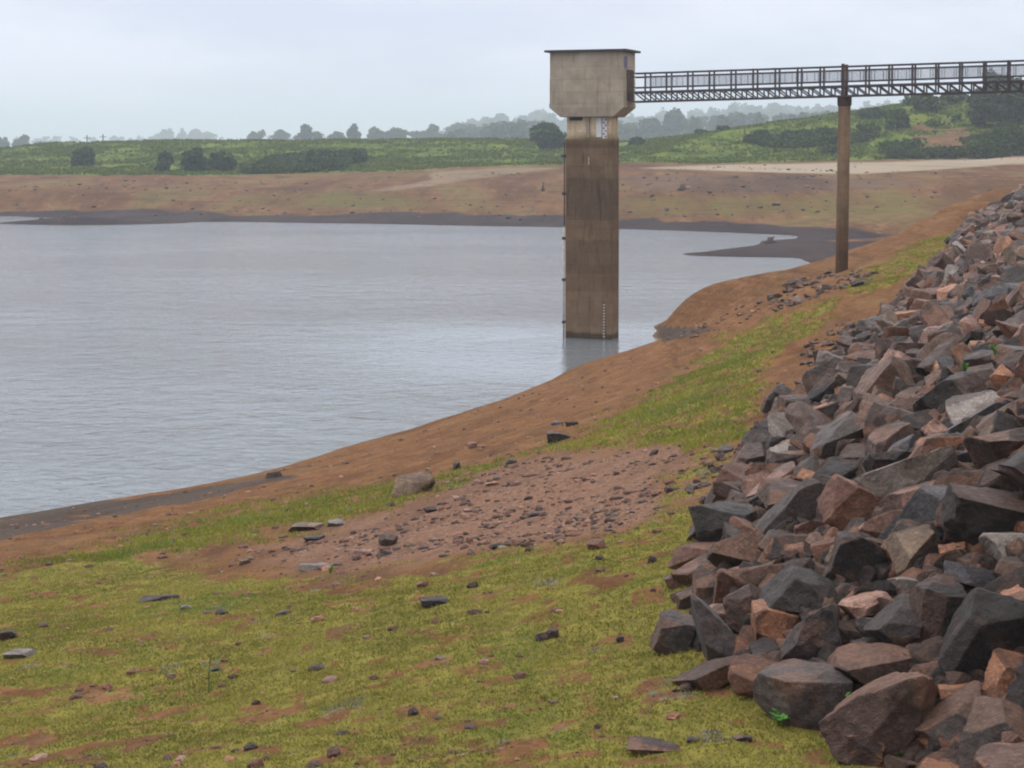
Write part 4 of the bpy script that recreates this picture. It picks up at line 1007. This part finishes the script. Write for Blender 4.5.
def sp4(r):
    px = r.choice([r.uniform(425, 545), r.uniform(615, 860)]); return px, r.uniform(1000, 1500), top_r(px)+r.uniform(7, 13), r.uniform(14, 26)
woods('woods', 'nearer hazy woods between the green hill and the long blue wood', sp4, 120, 1.2, 500)
def sp2(r):
    px = r.uniform(150, 215); return px, 2700, np.interp(px, [148,165,180,200,217], [134,128,127,129,134])+r.uniform(-.8, 2), r.uniform(10, 18)
woods('distant_copse', 'very faint copse on the left skyline between the lone bush and the skyline trees', sp2, 26, 1.0, 500)
def sp3(r):
    px = r.uniform(-60, 440); return px, 3000, 136+r.uniform(-2.5, 2), r.uniform(10, 18)
woods('distant_treeline', 'faintest low treeline along the left horizon', sp3, 60, 1.3, 300)
# leaning poles on the left skyline
for i, (px, top, lab) in enumerate([(87,136,'thin pole on the skyline above the lone round bush'),(103,135,'thin pole on the skyline right of the other pole')]):
    x, y, h_ = ctop(px, 470, top); m = MB(); m.tube([(0,0,-.3),(0,0,h_)], .14, 8); m.bar((-.9,0,h_-.7),(.9,0,h_-.7),.12,.14)
    o = m.build('utility_pole', M_bark); o.location = (x, y, Hs(x, y)); tag(o, lab, 'pole', 'poles on the skyline')
# stumps
def stump(px, py, wp, hp, lab):
    q = hit(px, py); s_ = q[1]/F; m = MB(); w_, h_ = wp*s_, hp*s_
    m.tube([(0,0,-.2),(0.02*w_,0,h_*.4),(.08*w_,0,h_)], [w_*.5, w_*.36, w_*.3], 9)
    for a in range(4): m.tube([(0,0,h_*.35),(math.cos(a*1.7)*w_*.7,math.sin(a*1.7)*w_*.7,h_*.08)], [w_*.16, w_*.07], 6)
    m.tube([(0,0,h_*.7),(w_*.5,0,h_*1.05)], [w_*.12,w_*.07], 6)
    o = m.build('stump', M_bark, smooth=True); o.location = q; tag(o, lab, 'stump')
stump(770, 243, 9, 6, 'dark snag stuck on the mud spit right of the tower')
stump(543, 191, 3.5, 9, 'small dark upright stump on the far brown slope left of the tower')
stump(682, 190, 8, 6, 'dark clump on the far brown slope right of the tower')
# ------------------------------------------------------------------ small plants
t = NT('weed_leaves'); t.b.inputs['Base Color'].default_value = (.07, .19, .03, 1); M_weed = t.out(None, .7, None, .2)
t = NT('sapling_leaves'); M_sap = t.out((.05, .095, .05), .7, None, .2)
def weed(px, py, hp, wp, lab, name='weed', mat=None, stems=9, up=0.0, cat='weed', lift=0.0):
    q = hit(px, py, up); s_ = q[1]/F; h_, w_ = hp*s_, wp*s_; r = random.Random(int(px*7+py)); m = MB(); lv = MB()
    for i in range(stems):
        a = r.uniform(0, 6.28); k = r.uniform(.2, .5)*w_; hh = h_*r.uniform(.5, 1)
        p0 = (0, 0, 0); p2 = (math.cos(a)*k, math.sin(a)*k, hh); p1 = (p2[0]*.35, p2[1]*.35, hh*.6)
        if stems == 1: p1 = (0, 0, h_*.5); p2 = (.02, 0, h_); hh = h_
        m.tube([p0, p1, p2], [.006, .005, .003], 5)
        for j in range(6 if stems > 1 else 11):
            f = r.uniform(.3, 1); b = Vector(p1).lerp(Vector(p2), max(0, f*1.6-.6)) if f > .375 else Vector(p1)*f*2
            aa = r.uniform(0, 6.28); L = w_*r.uniform(.16, .3) if stems > 1 else w_*.48*(1.2-f*.6); d = Vector((math.cos(aa), math.sin(aa), r.uniform(.1, .5)))*L; sd3 = Vector((-math.sin(aa), math.cos(aa), 0))*L*.3
            k0 = len(lv.v); lv.v += [tuple(b), tuple(b+d*.5+sd3), tuple(b+d), tuple(b+d*.5-sd3)]; lv.f.append((k0, k0+1, k0+2, k0+3))
    o = empty(name, q); tag(o, lab, cat); m.build('stem', M_weed if mat is None else mat, o); lv.build('leaves', M_weed if mat is None else mat, o)
weed(209, 693, 40, 34, 'thin grey green sapling standing alone in the lower left grass', 'sapling', M_sap, 1, cat='sapling')
weed(778, 726, 14, 34, 'bright green weeds at the foot of the large grey boulder'); weed(812, 727, 16, 26, 'small bright weeds right of those at the foot of the boulder')
weed(995, 356, 12, 12, 'bright green weed growing between rocks in the upper right of the pile', up=.45); weed(965, 372, 10, 12, 'tiny bright weed between rocks beside the long dark ridge', up=.4)
weed(905, 762, 12, 24, 'bright weeds at the bottom edge in front of the great slab'); weed(849, 703, 10, 12, 'tiny weed in the gap between the grey boulder and the great slab', up=.2)
weed(330, 574, 10, 10, 'small green weed tuft at the lower edge of the gravel')
